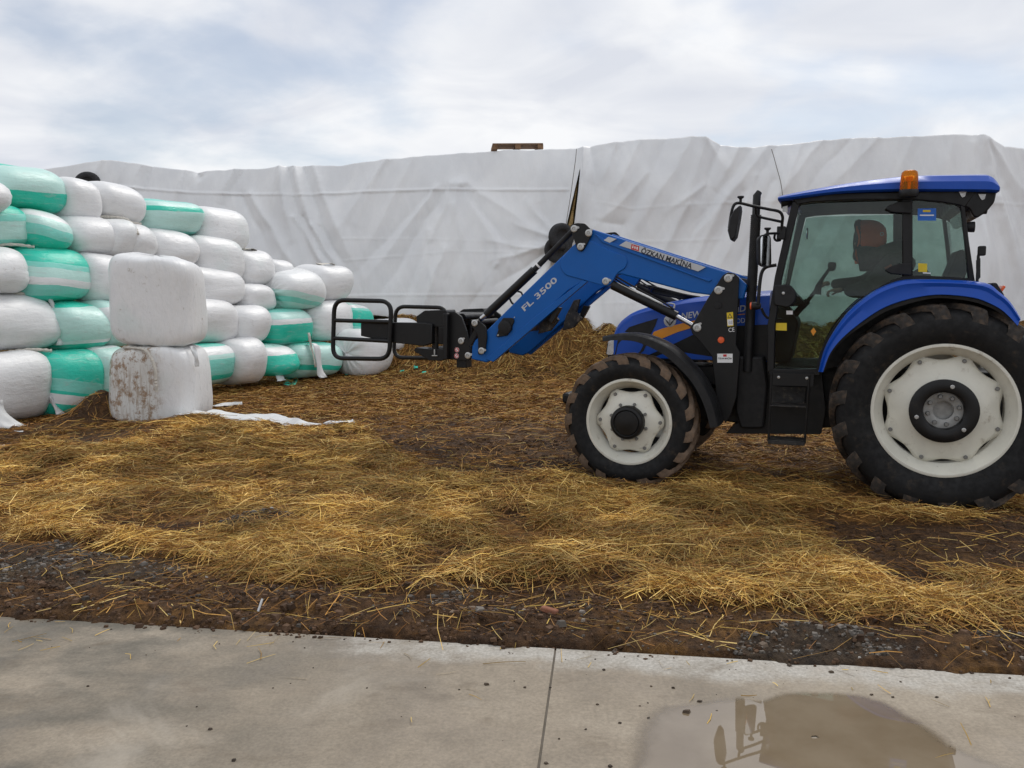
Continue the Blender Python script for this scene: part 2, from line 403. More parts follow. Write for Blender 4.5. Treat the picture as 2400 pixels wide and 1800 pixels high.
# ------------------------------------------------------------------ concrete pad in two slabs with a joint between
def slab_mat():
    m, nt, b = nmat('worn_wet_concrete'); N = NT(nt); co = N.coord('Object')
    geo = N.node('ShaderNodeAttribute', attribute_name='edge_distance').outputs['Fac']
    along = N.node('ShaderNodeAttribute', attribute_name='along').outputs['Fac']
    big = N.noise(co, .9, 5, .55, .3); mid = N.noise(co, 4.2, 7, .62); fine = N.noise(co, 60, 5, .7); streak = N.noise(N.mapping(co, (1.2, 5, 1)), 3.0, 6, .6)
    c = N.mix(N.rng(mid, .3, .72), (.195, .158, .112), (.275, .225, .165))
    c = N.mix(N.rng(big, .42, .68), c, (.335, .285, .220))
    # grey silt film towards the far left corner
    silt = N.math('MULTIPLY', N.rng(along, 2.9, .5), N.rng(N.math('ADD', N.noise(N.mapping(co, (1, 1.8, 1)), 1.5, 6, .6), N.math('MULTIPLY', mid, .35)), .50, .82))
    c = N.mix(N.math('MULTIPLY', silt, .85), c, (.095, .088, .070))
    # scrubbed pale band along the outer edge
    wob = N.math('ADD', geo, N.math('MULTIPLY', N.math('SUBTRACT', N.noise(co, 1.7, 7, .62), .5), .55))
    band = N.math('MULTIPLY', N.rng(wob, .25, .10), N.rng(N.math('ADD', along, N.math('MULTIPLY', N.math('SUBTRACT', mid, .5), 1.5)), 1.3, 2.6))
    c = N.mix(N.math('MULTIPLY', band, N.rng(mid, .25, .6, .35, .85)), c, N.mix(N.rng(fine, .3, .75), (.40, .38, .34), (.50, .48, .44)))
    c = N.mix(1.0, c, N.mix(N.rng(fine, .25, .75), (.84, .84, .84), (1.14, 1.14, 1.14)), 'MULTIPLY')
    c = N.mix(1.0, c, N.mix(N.rng(N.noise(co, 15, 8, .7), .3, .7), (.92, .915, .91), (1.07, 1.07, 1.07)), 'MULTIPLY')
    smear = N.math('MULTIPLY', N.rng(N.noise(N.mapping(co, (1, 1.5, 1)), 2.6, 9, .70, .4), .54, .70), N.rng(geo, 2.2, .0, .25, 1.0))
    c = N.mix(N.math('MULTIPLY', smear, .48), c, (.125, .092, .058))
    pale = N.rng(N.noise(co, 1.15, 7, .6, .6), .55, .72)
    c = N.mix(N.math('MULTIPLY', pale, .55), c, (.42, .375, .31))
    specks = N.rng(N.noise(co, 38, 3, .8), .68, .75)
    c = N.mix(N.math('MULTIPLY', specks, .6), c, (.09, .07, .05))
    N.l.new(c, b.inputs['Base Color'])
    wet = N.math('MULTIPLY', N.rng(big, .60, .40), N.math('SUBTRACT', 1.0, band))
    N.l.new(N.rng(wet, 0, 1, .80, .42), b.inputs['Roughness'])
    N.l.new(N.bump(N.math('ADD', N.math('MULTIPLY', mid, .8), N.math('MULTIPLY', fine, .5)), .30, .006), b.inputs['Normal'])
    return m
m_slab = slab_mat()
J0 = ground_pt(1302, 1520)[:2]; J1 = ground_pt(1262, 1800)[:2]
jt = (J0 - J1) / np.linalg.norm(J0 - J1); jn = np.array([jt[1], -jt[0]])
def slab(name, side, label):
    # corners in plan: along the outer edge, back under the camera
    a = -26 if side < 0 else 0.0; 
    V = []; na, nb_ = 60, 40
    for i in range(na):
        for j in range(nb_):
            s = i / (na - 1); t = (j / (nb_ - 1)) ** 1.6
            base_pt = J0 + side * edge_dir * (.005 + 24 * s ** 1.8)
            p = base_pt - jt * (t * 9.0)
            V.append((p[0], p[1], 0.0))
    V = np.array(V); top = V.copy()
    bot = V.copy(); bot[:, 2] = -.16
    F = list(grid_faces(na, nb_)); n = len(V)
    ring = [i * nb_ for i in range(na)] + [(na - 1) * nb_ + j for j in range(1, nb_)] + [i * nb_ + nb_ - 1 for i in range(na - 2, -1, -1)] + [j for j in range(nb_ - 2, 0, -1)]
    F += [(ring[k], ring[(k + 1) % len(ring)], ring[(k + 1) % len(ring)] + n, ring[k] + n) for k in range(len(ring))]
    AV = np.concatenate([top, bot]); ed = -edge_dist(AV[:, 0], AV[:, 1]); al = (AV[:, 0] - E0[0]) * edge_dir[0] + (AV[:, 1] - E0[1]) * edge_dir[1]
    me = mesh_np(name, AV, np.array(F), m_slab, True, None, {'edge_distance': ed, 'along': al})
    bm = bmesh.new(); bm.from_mesh(me); bmesh.ops.recalc_face_normals(bm, faces=bm.faces); bm.to_mesh(me); bm.free()
    me.set_sharp_from_angle(angle=R(30))
    return tag(link(name, me), label, kind='structure')
slab('pavement', -1, 'pale worn concrete pavement slab at the yard edge')
slab('pavement', 1, 'pale worn concrete pavement slab with a puddle')
mb = MB(); c0 = (J0 + J1) / 2
mb.box((J0[0] * .5 + (J0 - jt * 9)[0] * .5, J0[1] * .5 + (J0 - jt * 9)[1] * .5, -.02), (.012, 8.98, .03), Matrix.Rotation(math.atan2(jt[1], jt[0]) - math.pi / 2, 3, 'Z'))
tag(mb.build('pavement_joint', simple('joint_filler', (.13, .11, .085), .9, bump=.4), smooth=0), 'dark joint between the two concrete slabs', kind='structure')

# ------------------------------------------------------------------ puddle
pud = [(1480, 1800), (1500, 1700), (1545, 1660), (1640, 1648), (1720, 1636), (1775, 1642), (1830, 1628), (1900, 1622), (2010, 1630), (2090, 1650), (2150, 1690), (2220, 1738), (2260, 1760), (2330, 1790), (2390, 1830), (2300, 1960), (1900, 2000), (1440, 1960)]
PP = spline([tuple(ground_pt(a, b_)[:2]) + (0,) for a, b_ in pud], 10, True)
pv = []
for i, p in enumerate(PP):
    q = np.array(p[:2]); c0 = np.array(ground_pt(1900, 1760)[:2]); r = 1 + .05 * (fbm(q[0] * 9, q[1] * 9, 4, 61) - .5)
    pv.append(tuple(c0 + (q - c0) * r) + (.0045,))
m_pud, nt, b = nmat('shallow_muddy_water'); N = NT(nt); co = N.coord('Object')
lw = N.node('ShaderNodeFresnel'); lw.inputs['IOR'].default_value = 1.75
d1 = N.node('ShaderNodeBsdfDiffuse'); d1.inputs['Color'].default_value = (.2, .16, .11, 1)
N.l.new(N.mix(N.rng(N.noise(co, 2.2, 5, .6), .3, .7), (.20, .150, .095), (.26, .205, .140)), d1.inputs['Color'])
g1 = N.node('ShaderNodeBsdfGlossy'); g1.inputs['Roughness'].default_value = .012
N.l.new(N.bump(N.noise(co, 1.6, 2, .5), .02, .002), g1.inputs['Normal'])
ms = N.node('ShaderNodeMixShader'); N.l.new(N.math('MULTIPLY', lw.outputs[0], 1.5), ms.inputs[0]); N.l.new(d1.outputs[0], ms.inputs[1]); N.l.new(g1.outputs[0], ms.inputs[2])
tp = N.node('ShaderNodeBsdfTransparent'); rim_a = N.node('ShaderNodeAttribute', attribute_name='depth').outputs['Fac']
al_ = N.rng(N.math('ADD', rim_a, N.math('MULTIPLY', N.math('SUBTRACT', N.noise(co, 5, 8, .68), .5), 1.0)), .05, .95)
mx2 = N.node('ShaderNodeMixShader'); N.l.new(al_, mx2.inputs[0]); N.l.new(tp.outputs[0], mx2.inputs[1]); N.l.new(ms.outputs[0], mx2.inputs[2])
nt.links.new(mx2.outputs[0], nt.nodes['Material Output'].inputs['Surface'])
A2 = sum(pv[i - 1][0] * pv[i][1] - pv[i][0] * pv[i - 1][1] for i in range(len(pv)))
if A2 < 0: pv = pv[::-1]
c0 = np.mean(np.array(pv), 0); rs_ = [1.06, 1.02, .97, .92, .86, .7, .4, .02]
PV = np.concatenate([c0 + (np.array(pv) - c0) * k for k in rs_]); PV[:, 2] = .0045; npv = len(pv)
PF = np.array([(k * npv + i, k * npv + (i + 1) % npv, (k + 1) * npv + (i + 1) % npv, (k + 1) * npv + i) for k in range(len(rs_) - 1) for i in range(npv)])
tag(link('puddle', mesh_np('puddle', PV, PF, m_pud, True, None, {'depth': np.repeat([0, .15, .4, .7, .9, 1, 1, 1.], npv)})), 'shallow brown puddle lying on the concrete', kind='structure')

# ------------------------------------------------------------------ loose straw: far too many stalks to count
def scatter(n, region, seed):
    """rejection sample plan points, density by zone"""
    r = np.random.default_rng(seed)
    x = r.uniform(region[0], region[1], n); y = r.uniform(region[2], region[3], n)
    return x, y, r
def stalks(x, y, r, L, W, lift, colors, zoff=.004, dirbias=None):
    gz = lambda a, b_: np.where(edge_dist(a, b_) < .02, np.maximum(ground_z(a, b_), .001), ground_z(a, b_))
    n = len(x); z = gz(x, y)
    th = r.uniform(0, 2 * np.pi, n) if dirbias is None else dirbias
    el = np.abs(r.normal(0, lift, n)); roll = r.uniform(-1.3, 1.3, n)
    dx, dy, dz = np.cos(th) * np.cos(el), np.sin(th) * np.cos(el), np.sin(el)
    D = np.stack([dx, dy, dz], 1)
    # ground slope along the stalk so that it lies on the mounds
    z2 = gz(x + dx * L * .5, y + dy * L * .5); z1 = gz(x - dx * L * .5, y - dy * L * .5)
    S = np.stack([-np.sin(th), np.cos(th), np.zeros(n)], 1); U = np.cross(D, S)
    side = S * np.cos(roll)[:, None] + U * np.sin(roll)[:, None]
    bend = r.normal(0, .10, n)[:, None] * L[:, None] * side[:, [1, 0, 2]]
    mid = np.stack([x, y, z + zoff + r.uniform(0, .035, n) * lift * 6], 1)
    A = mid - D * (L / 2)[:, None]; B = mid + D * (L / 2)[:, None]
    A[:, 2] = np.maximum(mid[:, 2] * .0 + z1 + .003, A[:, 2] * .35 + (z1 + zoff) * .65); B[:, 2] = np.maximum(z2 + .003, mid[:, 2] + dz * L * .5 * .6 + (z2 - z) * .6)
    Mid = (A + B) / 2 + bend; Mid[:, 2] = np.maximum(Mid[:, 2], z + .004)
    w = (W / 2)[:, None] * side
    V = np.stack([A - w, A + w, Mid - w, Mid + w, B - w * .7, B + w * .7], 1).reshape(-1, 3)
    i = np.arange(n)[:, None] * 6
    F = np.concatenate([i + np.array([[0, 1, 3, 2]]), i + np.array([[2, 3, 5, 4]])], 1).reshape(-1, 4)
    return V, F, np.repeat(np.concatenate([colors, np.ones((n, 1))], 1), 6, 0)
pal = np.array([[.70, .46, .13], [.60, .38, .10], [.84, .61, .23], [.46, .27, .075], [.58, .41, .15], [.66, .45, .12]])
pal_br = np.array([[.28, .132, .036], [.18, .080, .023], [.38, .195, .052], [.11, .050, .017], [.46, .255, .074], [.25, .13, .040]])
def colours(r, n, P, lo=.72, hi=1.12):
    return P[r.integers(0, len(P), n)] * r.uniform(lo, hi, (n, 1))
SV, SF, SC = [], [], []
def put(V, F, C):
    o = sum(len(a) for a in SV); SV.append(V); SF.append(F + o); SC.append(C)
# fresh golden stalks
x, y, r = scatter(760000, (-7.6, 7.4, 3.4, 11.5), 101)
s_, m_, g_, u_, v_ = zones(x, y)
pr = s_ * np.clip(7.0 / y, .3, 1.3) * (.22 + .95 * sstep(.36, .62, fbm(x * 1.7, y * 2.3, 4, 81, .6)))
vis = (u_ > -420) & (u_ < 2820)
keep = vis & (r.random(len(x)) < pr) & (edge_dist(x, y) > .12)
x, y = x[keep], y[keep]; n = len(x); st = s_[keep]
fld = fbm(x * 1.2, y * 1.2, 2, 71) * 9
th = np.where(r.random(n) < .38, fld + r.normal(0, .55, n), r.uniform(0, 6.28, n))
L = r.gamma(2.6, .062, n) + .03; L = np.clip(L, .04, .46); W = r.uniform(.0022, .0045, n) * np.clip(y / 6.0, 1, 1.6)
C = colours(r, n, pal, .55, 1.3) * (.45 + .95 * sstep(.3, .7, fbm(x * 2.3, y * 2.9, 4, 73)))[:, None]
old = r.random(n) < (.36 + .3 * (1 - st)); C[old] = colours(r, old.sum(), pal_br, .7, 1.6)
put(*stalks(x, y, r, L, W, .20, C, .006, th))
n_fresh = n
# crushed brown chaff everywhere else
x, y, r = scatter(500000, (-9.8, 10.2, 3.4, 19.5), 102)
s_, m_, g_, u_, v_ = zones(x, y)
pr = np.clip(.30 + .30 * fbm(x * 1.7, y * 1.7, 3, 75) - .30 * m_ - .25 * g_, .03, 1) * np.clip(y / 9.0, .75, 1.0)
pr = np.where(edge_dist(x, y) < .65, pr * .9, pr)
keep = (u_ > -420) & (u_ < 2820) & (r.random(len(x)) < pr) & (edge_dist(x, y) > .03)
x, y = x[keep], y[keep]; n = len(x)
L = np.clip(r.gamma(3.0, .035, n) + .03, .03, .26) * np.clip(y / 9, .8, 1.4); W = r.uniform(.0030, .0055, n) * np.clip(y / 6.0, .9, 2.4)
C = colours(r, n, pal_br, .7, 1.3) * (.6 + .9 * fbm(x * 1.3, y * 1.9, 4, 77, .6))[:, None]
bank_k = sstep(3.2, .8, stack_y(x) - y); gold = r.random(n) < .16 + .25 * bank_k
C[gold] = colours(r, gold.sum(), pal, .55, .9)
put(*stalks(x, y, r, L, W, .13, C, .004))
# scattered single stalks at the ragged front of the straw
x, y, r = scatter(9000, (-4, 4.2, 3.75, 5.6), 103)
s_, m_, g_, u_, v_ = zones(x, y); e = edge_dist(x, y)
keep = (e > .05) & (r.random(len(x)) < np.where(e < .75, .16, .12) * (.15 + 1.3 * fbm(x * 1.1, y * 1.1, 2, 79) ** 2)) & (r.random(len(x)) < np.clip((u_ + 200) / 900, .25, 1))
x, y = x[keep], y[keep]; n = len(x)
L = np.clip(r.gamma(4, .045, n) + .04, .05, .38); W = r.uniform(.003, .005, n); C = colours(r, n, pal, .75, 1.1)
put(*stalks(x, y, r, L, W, .09, C, .006))
# a few stalks blown onto the concrete
x, y, r = scatter(900, (-3.2, 3.4, 2.3, 4.6), 108); e = edge_dist(x, y)
keep = (e < -.02) & (r.random(900) < np.clip(np.exp(e * 4.5), .035, .8)); x, y = x[keep], y[keep]; n = len(x)
put(*stalks(x, y, r, np.clip(r.gamma(2.5, .03, n) + .015, .02, .2), r.uniform(.0025, .0045, n), .03, colours(r, n, pal, .5, 1.0), .003))
m_straw, nt, b = nmat('straw_stalks'); N = NT(nt)
vc = N.node('ShaderNodeVertexColor', layer_name='tint'); N.l.new(vc.outputs[0], b.inputs['Base Color'])
b.inputs['Roughness'].default_value = .6; b.inputs['Specular IOR Level'].default_value = .15
straw_o = link('straw_litter', mesh_np('straw_litter', np.concatenate(SV), np.concatenate(SF), m_straw, False, np.concatenate(SC)))
tag(straw_o, 'loose golden and brown straw littering the muddy yard', 'straw', kind='stuff')
print('stalks', n_fresh, len(straw_o.data.polygons) // 2)

# ------------------------------------------------------------------ gravel
def stones(x, y, r, size, colors, zoff, flat=.65):
    n = len(x); base = np.array([(-1, -1, -1), (1, -1, -1), (1, 1, -1), (-1, 1, -1), (-.7, -.7, .8), (.7, -.7, .8), (.7, .7, .8), (-.7, .7, .8)], float)
    V = base[None] * (1 + r.uniform(-.38, .38, (n, 8, 3)))
    a = r.uniform(0, 6.28, n); ca, sa = np.cos(a), np.sin(a)
    X = V[..., 0] * ca[:, None] - V[..., 1] * sa[:, None]; Y = V[..., 0] * sa[:, None] + V[..., 1] * ca[:, None]
    V = np.stack([X, Y * r.uniform(.6, 1, n)[:, None], V[..., 2] * flat], -1) * (size / 2)[:, None, None]
    V += np.stack([x, y, zoff], 1)[:, None]
    i = np.arange(n)[:, None] * 8
    q = np.array([[4, 5, 6, 7], [0, 1, 5, 4], [1, 2, 6, 5], [2, 3, 7, 6], [3, 0, 4, 7], [3, 2, 1, 0]])
    F = (i[:, None] + q[None]).reshape(-1, 4)
    return V.reshape(-1, 3), F, np.repeat(np.concatenate([colors, np.ones((n, 1))], 1), 8, 0)
x, y, r = scatter(90000, (-4.5, 4.5, 3.6, 6.8), 104)
s_, m_, g_, u_, v_ = zones(x, y); e = edge_dist(x, y)
pr = np.clip(g_ * 1.1 * sstep(.30, .62, fbm(x * 4, y * 4, 4, 91)) + .05 * (e < .8), 0, 1)
keep = (r.random(len(x)) < pr) & (e > .04) & (u_ > -60) & (u_ < 2460)
x, y = x[keep], y[keep]; n = len(x)
size = np.clip(r.lognormal(-4.45, .5, n), .005, .05)
gp = np.array([[.105, .090, .074], [.16, .14, .12], [.07, .056, .043], [.21, .18, .15], [.14, .100, .068], [.42, .40, .37]])
C = gp[r.choice(6, n, p=[.3, .24, .24, .10, .10, .02])] * r.uniform(.6, 1.2, (n, 1))
gv = stones(x, y, r, size, C, ground_z(x, y) + size * .12)
m_grav = simple('gravel_stone', (.1, .1, .1), .8, vary=.1)
nt = m_grav.node_tree; N = NT(nt); vc = N.node('ShaderNodeVertexColor', layer_name='tint'); N.l.new(vc.outputs[0], nt.nodes['Principled BSDF'].inputs['Base Color'])
tag(link('gravel', mesh_np('gravel', gv[0], gv[1], m_grav, False, gv[2])), 'grey crushed gravel showing through the mud', 'gravel', kind='stuff')
# clods in the churned mud
x, y, r = scatter(150000, (-4.6, 5.2, 3.5, 9.5), 107)
s_, m_, g_, u_, v_ = zones(x, y); e = edge_dist(x, y)
pr = np.where(e < 1.0, .55, .30 * m_) * (.25 + sstep(.35, .65, fbm(x * 3, y * 3, 3, 95))) * (1 - .8 * s_)
keep = (r.random(len(x)) < pr) & (e > -.06 + .10 * r.random(len(x))) & (u_ > -60) & (u_ < 2460)
x, y = x[keep], y[keep]; n = len(x); e = e[keep]
size = np.clip(r.lognormal(-4.45, .55, n), .004, .045)
C = np.array([[.085, .050, .030]]) * r.uniform(.45, 1.5, (n, 1)) * np.array([[1, 1, 1]])
zc = np.maximum(ground_z(x, y), np.where(e < .06, .0, -1)) + size * .10
kv = stones(x, y, r, size, C, zc, .6)
m_clod = simple('mud_clod', (.08, .05, .03), .9, vary=.1); nt = m_clod.node_tree; N = NT(nt); vc = N.node('ShaderNodeVertexColor', layer_name='tint'); N.l.new(vc.outputs[0], nt.nodes['Principled BSDF'].inputs['Base Color']); nt.nodes['Principled BSDF'].inputs['Specular IOR Level'].default_value = .2
tag(link('mud_clods', mesh_np('mud_clods', kv[0], kv[1], m_clod, False, kv[2])), 'dark clods of churned mud along the concrete edge', 'mud', kind='stuff')
print('clods', n)
# crumbs of earth dropped on the concrete
r = np.random.default_rng(105)
pts = [(493, 1710, .022), (548, 1783, .026), (461, 1657, .012), (438, 1702, .011), (206, 1609, .02), (714, 1519, .014), (1140, 1605, .03), (1416, 1571, .024), (1850, 1561, .03), (1948, 1576, .03), (1230, 1612, .02),
       (1526, 1609, .016), (1578, 1613, .02), (1400, 1652, .018), (1500, 1655, .012), (1518, 1648, .012), (1610, 1672, .05), (1520, 1684, .02), (1373, 1710, .016), (1310, 1732, .013), (1280, 1790, .02), (1430, 1797, .025), (2195, 1635, .02), (2093, 1635, .02),
       (2000, 1676, .015), (1870, 1679, .012), (1640, 1645, .03), (1680, 1668, .02), (860, 1613, .012), (997, 1612, .01), (640, 1613, .012), (1076, 1617, .014), (1290, 1612, .014), (1965, 1559, .014), (1453, 1695, .02)]
gx = np.array([ground_pt(a, b_)[0] for a, b_, s in pts]); gy = np.array([ground_pt(a, b_)[1] for a, b_, s in pts]); sz = np.array([s for a, b_, s in pts]) * .6
ex, ey = r.uniform(-3.2, 3.0, 520), r.uniform(2.4, 4.3, 520); ok = (edge_dist(ex, ey) < -.01) & (r.random(520) < np.clip(np.exp(edge_dist(ex, ey) * 5.0), .07, 1))
gx = np.concatenate([gx, ex[ok]]); gy = np.concatenate([gy, ey[ok]]); sz = np.concatenate([sz, np.clip(r.lognormal(-5.3, .5, ok.sum()), .002, .014)])
C = np.array([[.055, .038, .024]]) * r.uniform(.6, 1.6, (len(gx), 1))
cv = stones(gx, gy, r, sz, C, sz * .22, .6)
tag(link('dirt_crumbs', mesh_np('dirt_crumbs', cv[0], cv[1], m_grav, False, cv[2])), 'small dark crumbs of earth dropped on the concrete', 'dirt', kind='stuff')
# ================================================================== COVERED STRAW STACK
top_px = np.array([(-900, 420), (60, 400), (120, 393), (200, 381), (260, 374), (330, 385), (400, 395), (460, 403), (500, 397), (620, 396), (660, 391), (790, 388), (860, 380), (1000, 365), (1160, 353), (1345, 347), (1400, 338), (1500, 327), (1620, 320), (1655, 322), (1690, 338), (1730, 347), (1770, 345), (1800, 341), (1900, 331), (1980, 323), (2100, 318), (2310, 312), (2330, 322), (2360, 342), (2420, 348), (3200, 352)], float)
bot_px = np.array([(-900, 746), (900, 742), (1338, 744), (1352, 770), (1372, 790), (1440, 796), (1600, 800), (2400, 805), (3200, 805)], float)
LEAN = 1.15
def wall_pt(u, t, push=0.0):
    """point on the covered face: u picture column of the foot, t 0 foot .. 1 shoulder"""
    D = np.interp(u, _stack_u, _stack_d)
    a = (u - 1200) / FOC
    yb, yt = D, D + LEAN
    def zat(v, y):
        b_ = (900 - v) / FOC; return CAM_H + y * (-_sp + b_ * _cp) / (_cp + b_ * _sp)
    zb = zat(np.interp(u, bot_px[:, 0], bot_px[:, 1]), yb); zt = zat(np.interp(u, top_px[:, 0], top_px[:, 1]), yt)
    y = yb + LEAN * t ** 1.25; z = zb + (zt - zb) * t
    x = a * (y * _cp - (z - CAM_H) * _sp)
    return x, y - push, z
def slit_c(v): return np.interp(v, [300, 400, 530, 620], [1362, 1358, 1337, 1330])
def slit_w(v): return np.interp(v, [398, 402, 450, 500, 530, 580, 610, 640], [0, .8, 4.2, 6.5, 8, 8, 4.5, 0])
ucols = np.concatenate([np.arange(-420, 0, 14), np.arange(0, 2420, 4.0), np.arange(2420, 2800, 14)])
isl = np.searchsorted(ucols, 1346); ucols = np.insert(ucols, isl, [1345.9, 1346.1])
iL, iR = isl, isl + 1
nt_rows = 150; trow = np.linspace(0, 1, nt_rows)
U, T = np.meshgrid(ucols, trow, indexing='ij')
_, yy0, zz0 = wall_pt(U, T); xx0 = wall_pt(U, T)[0]
VV = project(np.stack([xx0, yy0, zz0], -1))[..., 1]
# pull the columns beside the slit onto its two lips
sc = slit_c(VV) - 1346; near = np.exp(-((U - 1346) / 45.0) ** 2)
Uw = U + sc * near * np.where((VV > 300) & (VV < 660), 1, 1)
hw = slit_w(VV); side = np.sign(np.arange(len(ucols)) - (iL + .5))[:, None]
Uw = Uw + side * hw * np.exp(-np.abs(U - 1346) / 10.0)
x, y, z = wall_pt(Uw, T)
creases = [ # picture coordinates of folds: u0, v0, u1, v1, height in m, half width in px
 (655, 393, 690, 560, .10, 9), (672, 393, 730, 600, -.07, 8), (690, 395, 765, 640, .09, 9), (712, 398, 800, 640, -.06, 8), (735, 392, 830, 620, .07, 10), (655, 400, 640, 520, .05, 10), (700, 520, 770, 640, .05, 5), (720, 520, 785, 640, -.05, 5), (740, 540, 800, 640, .05, 5), (760, 540, 812, 630, -.04, 5),
 (600, 470, 700, 640, .06, 9), (575, 470, 640, 600, -.05, 9), (330, 390, 300, 470, .08, 6), (345, 390, 318, 470, -.06, 5), (430, 400, 410, 470, .06, 6), (300, 380, 270, 440, .05, 8), (240, 380, 215, 420, .05, 6), (455, 402, 470, 420, -.09, 7), (545, 398, 520, 470, .06, 7), (565, 398, 530, 480, -.04, 5),
 (900, 375, 840, 520, .07, 14), (900, 390, 800, 530, .06, 10), (960, 380, 850, 600, .05, 16), (1010, 460, 860, 650, .07, 12), (1030, 470, 890, 690, -.06, 12), (1050, 460, 960, 730, .06, 12), (990, 470, 830, 640, -.05, 12), (1070, 450, 1050, 640, .04, 14), (1090, 450, 1190, 620, .06, 12), (1100, 460, 1240, 640, -.05, 11), (1070, 500, 1130, 720, .05, 12), (1110, 440, 1280, 560, .04, 12), (1040, 600, 980, 740, .05, 12), (1000, 590, 930, 735, -.05, 12), (1010, 560, 1020, 730, .04, 8), (1150, 640, 1090, 740, -.04, 10),
 (1290, 540, 1230, 470, .05, 8), (1280, 555, 1190, 520, .04, 8), (1275, 580, 1150, 610, .05, 9), (1270, 600, 1160, 670, -.04, 8), (1290, 620, 1210, 730, .05, 9), (1300, 560, 1265, 480, -.04, 7), (1280, 590, 1130, 560, .04, 8), (1300, 610, 1250, 720, -.04, 8), (1160, 625, 1110, 700, .035, 6),
 (1365, 348, 1362, 520, .10, 8), (1385, 345, 1400, 500, -.06, 10), (1440, 335, 1400, 430, .06, 12), (1500, 330, 1420, 470, .07, 14), (1560, 330, 1450, 560, -.06, 16), (1620, 325, 1500, 520, .09, 16), (1650, 330, 1570, 560, .06, 14), (1655, 325, 1700, 400, .08, 12), (1690, 338, 1640, 470, -.10, 14), (1735, 348, 1680, 440, .10, 12), (1770, 348, 1600, 560, -.06, 16), (1800, 345, 1560, 640, .08, 14), (1830, 340, 1640, 600, -.05, 14), (1500, 420, 1370, 560, .05, 12), (1450, 530, 1380, 520, -.04, 14), (1640, 440, 1560, 500, .05, 8), (1600, 500, 1520, 660, .05, 9), (1660, 500, 1540, 680, -.05, 10), (1690, 480, 1590, 690, .05, 9), (1730, 470, 1620, 690, -.05, 9), (1760, 440, 1660, 690, .05, 9), (1800, 450, 1700, 690, -.05, 9),
 (1930, 330, 1800, 480, .06, 12), (1990, 330, 1860, 470, -.05, 12), (2060, 325, 1930, 450, .05, 12), (1880, 345, 1790, 520, .06, 10), (2000, 480, 1900, 660, .06, 14), (1960, 480, 1860, 660, -.06, 12), (2150, 320, 2100, 420, .04, 14), (2240, 318, 2220, 420, .04, 12),
 (2310, 315, 2380, 640, .12, 10), (2318, 330, 2420, 560, -.08, 10), (2300, 330, 2345, 660, -.06, 10), (2330, 340, 2440, 520, .07, 10), (2285, 360, 2310, 640, .05, 10), (2345, 480, 2400, 690, .06, 7), (2330, 500, 2380, 690, -.05, 7), (2365, 460, 2420, 640, -.05, 7), (2290, 500, 2330, 690, .05, 8),
 (560, 700, 900, 730, .02, 10), (1450, 600, 1440, 780, .05, 14), (1400, 640, 1410, 780, -.05, 12), (1480, 640, 1470, 780, .04, 10), (1370, 700, 1400, 790, .05, 8)]
def seg_d(u, v, c):
    ax, ay, bx, by = c[:4]; L2 = (bx - ax) ** 2 + (by - ay) ** 2
    t = np.clip(((u - ax) * (bx - ax) + (v - ay) * (by - ay)) / L2, -.1, 1.1)
    return np.hypot(u - ax - t * (bx - ax), v - ay - t * (by - ay)), t
disp = np.zeros_like(x)
wob_u = 18 * (fbm(U / 90, VV / 90, 3, 201) - .5); wob_v = 14 * (fbm(U / 80, VV / 80, 3, 202) - .5)
for cset in creases:
    d, t = seg_d(Uw + wob_u, VV + wob_v, cset)
    fade = sstep(1.1, .55, t) * .8 + .2 * sstep(1.12, 1.0, t)
    disp += (1.45 if cset[0] < 1500 else 1.0) * cset[4] * np.exp(-(d / (cset[5] * .9 * (1 + .9 * np.clip(t, 0, 1)))) ** 1.1) * fade
# broad billows and small puckers
disp += .30 * (fbm(U / 230, VV / 210, 2, 203) - .5) + .05 * (fbm(U / 75 + VV / 210, VV / 260, 3, 204) - .5) + .035 * (fbm(U / 24 + VV / 60, VV / 130, 3, 205) - .5) + .02 * (fbm(U / 11 - VV / 45, VV / 60, 2, 206) - .5)
# welded seams across the sheet
for (pts, amp) in (([(0, 425), (260, 436), (450, 452), (700, 458), (1000, 445), (1330, 446)], .05), ([(800, 560), (1000, 560), (1330, 575)], .02), ([(560, 702), (900, 692), (1330, 690)], .045), ([(800, 612), (1060, 590), (1300, 592)], .025), ([(1380, 470), (1480, 490), (1640, 478), (1900, 470)], .03), ([(1380, 566), (1560, 566), (1700, 560)], .035), ([(1380, 712), (1560, 708)], .03), ([(2200, 470), (2420, 480)], .03)):
    P = np.array(pts, float); vs = np.interp(U, P[:, 0], P[:, 1]); inside = (U > P[0, 0]) & (U < P[-1, 0])
    disp += inside * amp * (.75 if amp > .045 else .35) * (.3 + fbm(U / 60, VV / 60, 2, 211)) * np.exp(-((VV - vs) / 2.6) ** 2)
# stiff top hem sags less than the belly; lips of the slit curl outwards
disp += .015 * np.exp(-np.abs(Uw - slit_c(VV)) / 8) * (hw > .2)
disp = disp - .10 * T ** 6
y = y - disp
z = z + np.where(T > .93, (T - .93) / .07 * .05 * (fbm(U / 40, 0 * U, 3, 207) - .5), 0)
# ragged lower hem
z[:, 0] += .10 * (fbm(ucols / 30, ucols * 0, 3, 208) - .5)
